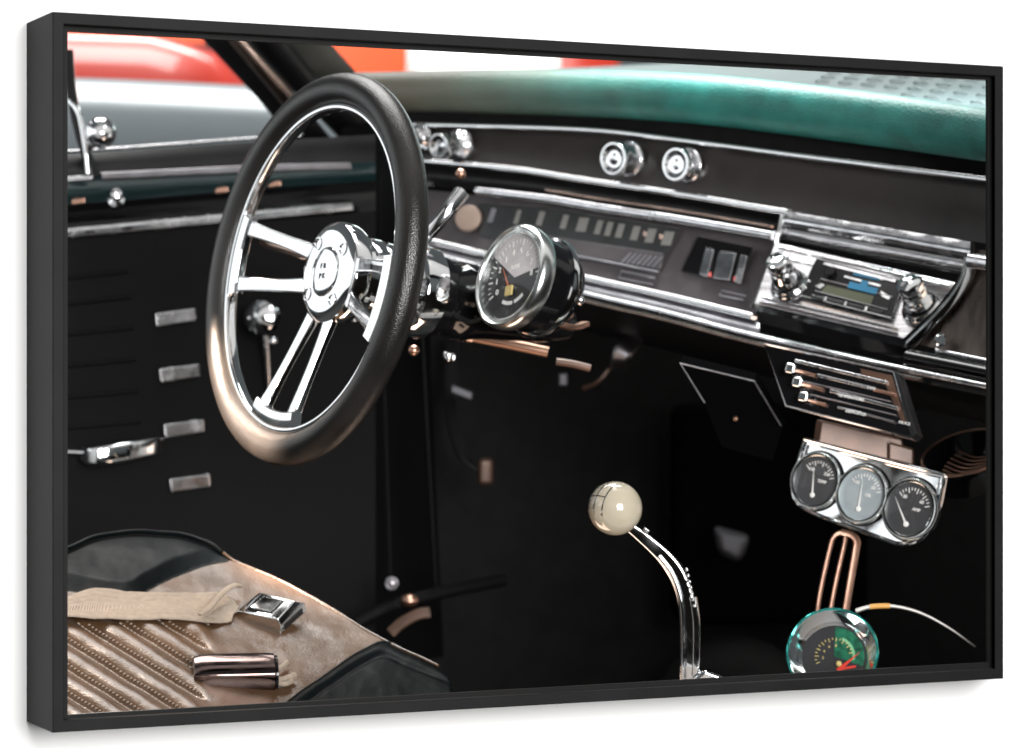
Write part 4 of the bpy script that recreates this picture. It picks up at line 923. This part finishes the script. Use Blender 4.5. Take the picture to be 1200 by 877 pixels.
# ================================================================== seat belt buckles
bk = thing('seat_belt', 'frayed beige lap belt with square chrome buckle lying on the seat', 'seat belt', seatp(310, 720))
t_ = [(70, 716), (85, 710), (105, 703), (122, 699.5), (150, 700), (180, 701), (210, 701), (240, 701), (258, 702), (272, 708), (280, 716)]
b_ = [(70, 735), (85, 734), (105, 734), (122, 733), (150, 732), (180, 732), (210, 732), (232, 733), (248, 734), (262, 733), (272, 731)]
tp, bp = catmull([V(u, v, 0) for u, v in t_], 6), catmull([V(u, v, 0) for u, v in b_], 6)
m = MB(); up, lo = [], []
for i, (a, b) in enumerate(zip(tp, bp)):
    row = []
    for k in range(49):
        s = k/48; u, v = a.x+(b.x-a.x)*s, a.y+(b.y-a.y)*s
        row.append(P(u, v, seat_Y(u, v))+SNV*(.0072+.0045*max(0, min(1, (150-u)/50))+.0010*math.sin(i*.16+s*2)+.00055*abs(math.sin(s*PI*8))+.0006*noise.noise(V(u*.35, v*.5, 3))+.0018*math.sin(s*PI*2.3+u*.012)+.0012*noise.noise(V(u*.05, v*.1, 9))))
    up.append(row); lo.append([p-SNV*.0016 for p in reversed(row)])
m.loft([u_+l_ for u_, l_ in zip(up, lo)], cu=True, cap=True); strap = m.build('strap', M['belt'], bk, angle=60)
m = MB(); fp_ = catmull([P(u, v, seat_Y(u, v))+SNV*c for u, v, c in ((236, 731, .012), (248, 726, .016), (262, 712, .018), (276, 701, .017), (285, 698, .013))], 6)
m.sweep(fp_, [(x, y*.55) for x, y in circ(.0045, 12)], N=[SNV]*len(fp_), scales=[.5, .7, .85]+[1]*(len(fp_)-5)+[.8, .5]); m.build('folded_end', M['belt'], strap)
m = MB()
for i in range(0, len(tp)-10, 1):
    p = up[i][48]; d = (up[i+1][12]-p); m.tube([p+d*.1-SNV*.0015, p+d*.4+V(0, -.002, -.001), p+d*.7-SNV*.0015], .0009, 5)
m.build('edge_stitching', M['thread'], strap, weld=False)
def bl(u, v, c): return seatp(u, v, c)
kf = Fr(seatp(312, 724, .0), V(-.10, -.52, .85), (58, 12.5))
lowp = [kf.hit(u, v, .001) for u, v in ((270, 731), (329, 744), (359, 717), (302, 704))]
midp = [kf.hit(u, v, .0105) for u, v in ((269.5, 722), (329, 734), (358, 707), (302, 694.5))]
topp = [kf.hit(u, v, .0185) for u, v in ((279, 716), (325.5, 725.5), (345, 704.5), (307, 695))]
m = MB(); m.loft([lowp, midp, topp], cu=True, cap=True); bx = m.build('buckle', M['chrome'], bk, bevel=.0014, seg=3)
def tq(s, t): return topp[0]*(1-s)*(1-t)+topp[1]*s*(1-t)+topp[2]*s*t+topp[3]*(1-s)*t
m = MB(); m.tube([tq(s, t)+kf.n*.0003 for s, t in ((.14, .2), (.74, .2), (.74, .88), (.14, .88))], .0010, 6, closed=True); m.build('release_plate_edge', M['gloss'], bx)
m = MB(); m.prism([tq(s, t)+kf.n*.0012 for s, t in ((.17, .25), (.71, .25), (.71, .84), (.17, .84))], -kf.n*.003); m.build('release_plate', M['chrome'], bx, bevel=.0005)
m = MB(); m.prism([lowp[1]*.85+lowp[2]*.15+V(.001, -.001, .002), lowp[1]*.15+lowp[2]*.85+V(.001, -.001, .002), midp[1]*.15+midp[2]*.85+V(.001, -.001, -.002), midp[1]*.85+midp[2]*.15+V(.001, -.001, -.002)], V(-.004, .002, 0)); m.build('tongue_slot', M['black'], bx)
m = MB(); m.sweep(catmull([kf.hit(256, 722, .007), kf.hit(264, 726, .008), kf.hit(275, 729, .006)], 4), rrect(.010, .004, .0015)); m.build('hinge_pin', M['chrome_worn'], bx)

b2 = thing('seat_belt_buckle', 'long rounded chrome belt buckle with open end lying on the pleats', 'belt buckle', seatp(282, 785))
Y2 = seat_Y(282, 790)-.02
A = P(226, 788, Y2-.005); B = P(322, 786, Y2+.01)
secb = [(-.022, -.012), (-.024, .002), (-.018, .012), (-.006, .0165), (.010, .0165), (.020, .012), (.025, .002), (.023, -.012)]
ax_ = (B-A).normalized(); nn = V(0, -.55, .83); nn = (nn-ax_*nn.dot(ax_)).normalized()
m = MB(); pts = [A+(B-A)*k/10 for k in range(11)]
m.sweep(pts, secb, N=[nn]*11, scales=[.86, .97]+[1]*8+[.97]); sl_ = m.build('shell', M['shell'], b2, bevel=.002, seg=3)
m = MB(); m.sweep([B+ax_*.0005, B+ax_*.003], [(x*.86, y*.86) for x, y in secb], N=[nn]*2); m.build('end_cap', M['gloss'], sl_)
m = MB(); m.sweep([B+ax_*.003, B+ax_*.0036], [(x*.30, y*.34) for x, y in secb], N=[nn]*2); m.build('tongue_slot', M['dull'], sl_)
m = MB(); m.prism([A+ax_*.010-nn*.006+V(0, -.026, 0), B-ax_*.004-nn*.006+V(0, -.026, 0), B-ax_*.008-nn*.020+V(0, -.024, 0), A+ax_*.014-nn*.020+V(0, -.024, 0)], V(0, .03, 0)); m.build('shadow_side', M['liner'], b2, bevel=.003)  # black block stands in for the buckle's shadow side
for pts, r in ((((312, 800), (325, 804), (336, 803), (346, 799)), .004), (((318, 792), (330, 790), (338, 783)), .0028), (((322, 806), (334, 809), (343, 806)), .003)):
    m = MB(); m.tube(catmull([seatp(u, v, .008) for u, v in pts], 5), r, 8); m.build('frayed_strap', M['belt'], b2)
# ================================================================== light
def area(name, loc, aim, size, power, col=(1, 1, 1), sy=None, spread=None):
    l = bpy.data.lights.new(name, 'AREA'); l.energy = power; l.color = col; l.size = size
    if sy: l.shape = 'RECTANGLE'; l.size_y = sy
    if spread: l.spread = math.radians(spread)
    o = bpy.data.objects.new(name, l); C.objects.link(o); o.location = loc
    o.rotation_euler = (Vector(aim)-Vector(loc)).to_track_quat('-Z', 'Y').to_euler(); return o
def spot(name, loc, aim, power, ang, blend, col, r):
    l = bpy.data.lights.new(name, 'SPOT'); l.energy = power; l.color = col; l.spot_size = math.radians(ang); l.spot_blend = blend; l.shadow_soft_size = r
    o = bpy.data.objects.new(name, l); C.objects.link(o); o.location = loc
    o.rotation_euler = (Vector(aim)-Vector(loc)).to_track_quat('-Z', 'Y').to_euler(); return o
area('wall_lamp', (1.2, -.3, .42), (.05, 2.9, 0), 1.5, 225, (1, .99, .98))
spot('sun_patch', (-1.0, 3.78, .98), (-.34, 3.05, -.28), 80, 23, .3, (1, .80, .64), .02)
spot('sun_on_rim', (-1.2, 2.75, .55), (-.34, 3.26, -.05), 2000, 14, .7, (1, .77, .60), .02)
area('sky_over_dash', (.75, 6.0, 1.28), (.35, 3.6, .34), 1.6, 9, (.9, 1, .98), sy=.4)
area('pad_fill', (.45, 3.76, 1.05), (.45, 3.66, .3), 1.4, 9, (.93, 1, .99), sy=.2, spread=50)  # added overhead lamp to brighten the pad crest
area('warm_fill', (1.15, 3.78, -.1), (.3, 3.4, 0), .5, 1.3, (1, .72, .55))  # added warm lamp for copper tints in the chrome
area('buckle_fill', (-.45, 3.6, 1.1), (-.3, 3.2, -.2), .8, .35, (1, .98, .96), sy=.45)  # added overhead lamp to whiten the buckle top
area('radio_fill', (.1, 3.15, 1.1), (.4, 3.3, 0), .6, 2.2, (1, .97, .95), sy=.25)  # added overhead lamp so the radio face catches light
area('window_fill', (-1.35, 3.3, .42), (.2, 3.3, .1), 1.7, 5, (.95, .98, 1), sy=.6)  # added lamp in place of driver's window daylight, whitens the chrome
area('bounce_fill', (-.1, 3.25, -.42), (.2, 3.5, .1), .3, 1.3, (1, .72, .55), sy=.2)  # added low lamp imitating warm bounce off the seat
area('daylight_outside', (-1.2, 6.5, 5.5), (-1.0, 6.5, 0), 3.5, 460, (1, .98, .95))
area('daylight_far', (-1.0, 11, 7), (-1.0, 19, 1), 5, 2300, (1, .98, .95))
w = bpy.data.worlds.new('World'); SC.world = w; w.use_nodes = True; nt = w.node_tree
bg = nt.nodes['Background']; tc = nt.nodes.new('ShaderNodeTexCoord'); sx = nt.nodes.new('ShaderNodeSeparateXYZ'); cr = nt.nodes.new('ShaderNodeValToRGB'); mr = nt.nodes.new('ShaderNodeMapRange')
nt.links.new(tc.outputs['Generated'], sx.inputs[0]); nt.links.new(sx.outputs['Z'], mr.inputs[0]); mr.inputs[1].default_value = -1; mr.inputs[2].default_value = 1
nt.links.new(mr.outputs[0], cr.inputs[0]); nt.links.new(cr.outputs[0], bg.inputs[0])
e = cr.color_ramp.elements; e[0].position = .0; e[0].color = (.02, .018, .016, 1); e[1].position = 1; e[1].color = (.50, .56, .60, 1)
for p, c in ((.46, (.05, .045, .04, 1)), (.5, (.45, .5, .5, 1)), (.6, (.75, .8, .8, 1))):
    k = e.new(p); k.color = c
bg.inputs[1].default_value = .17
SC.view_settings.view_transform = 'Standard'; SC.view_settings.look = 'None'; SC.view_settings.exposure = 0; SC.view_settings.gamma = 1
SC.render.engine = 'CYCLES'
SC.cycles.use_denoising = True; SC.cycles.max_bounces = 8; SC.cycles.glossy_bounces = 5; SC.cycles.transparent_max_bounces = 12; SC.cycles.sample_clamp_indirect = 6
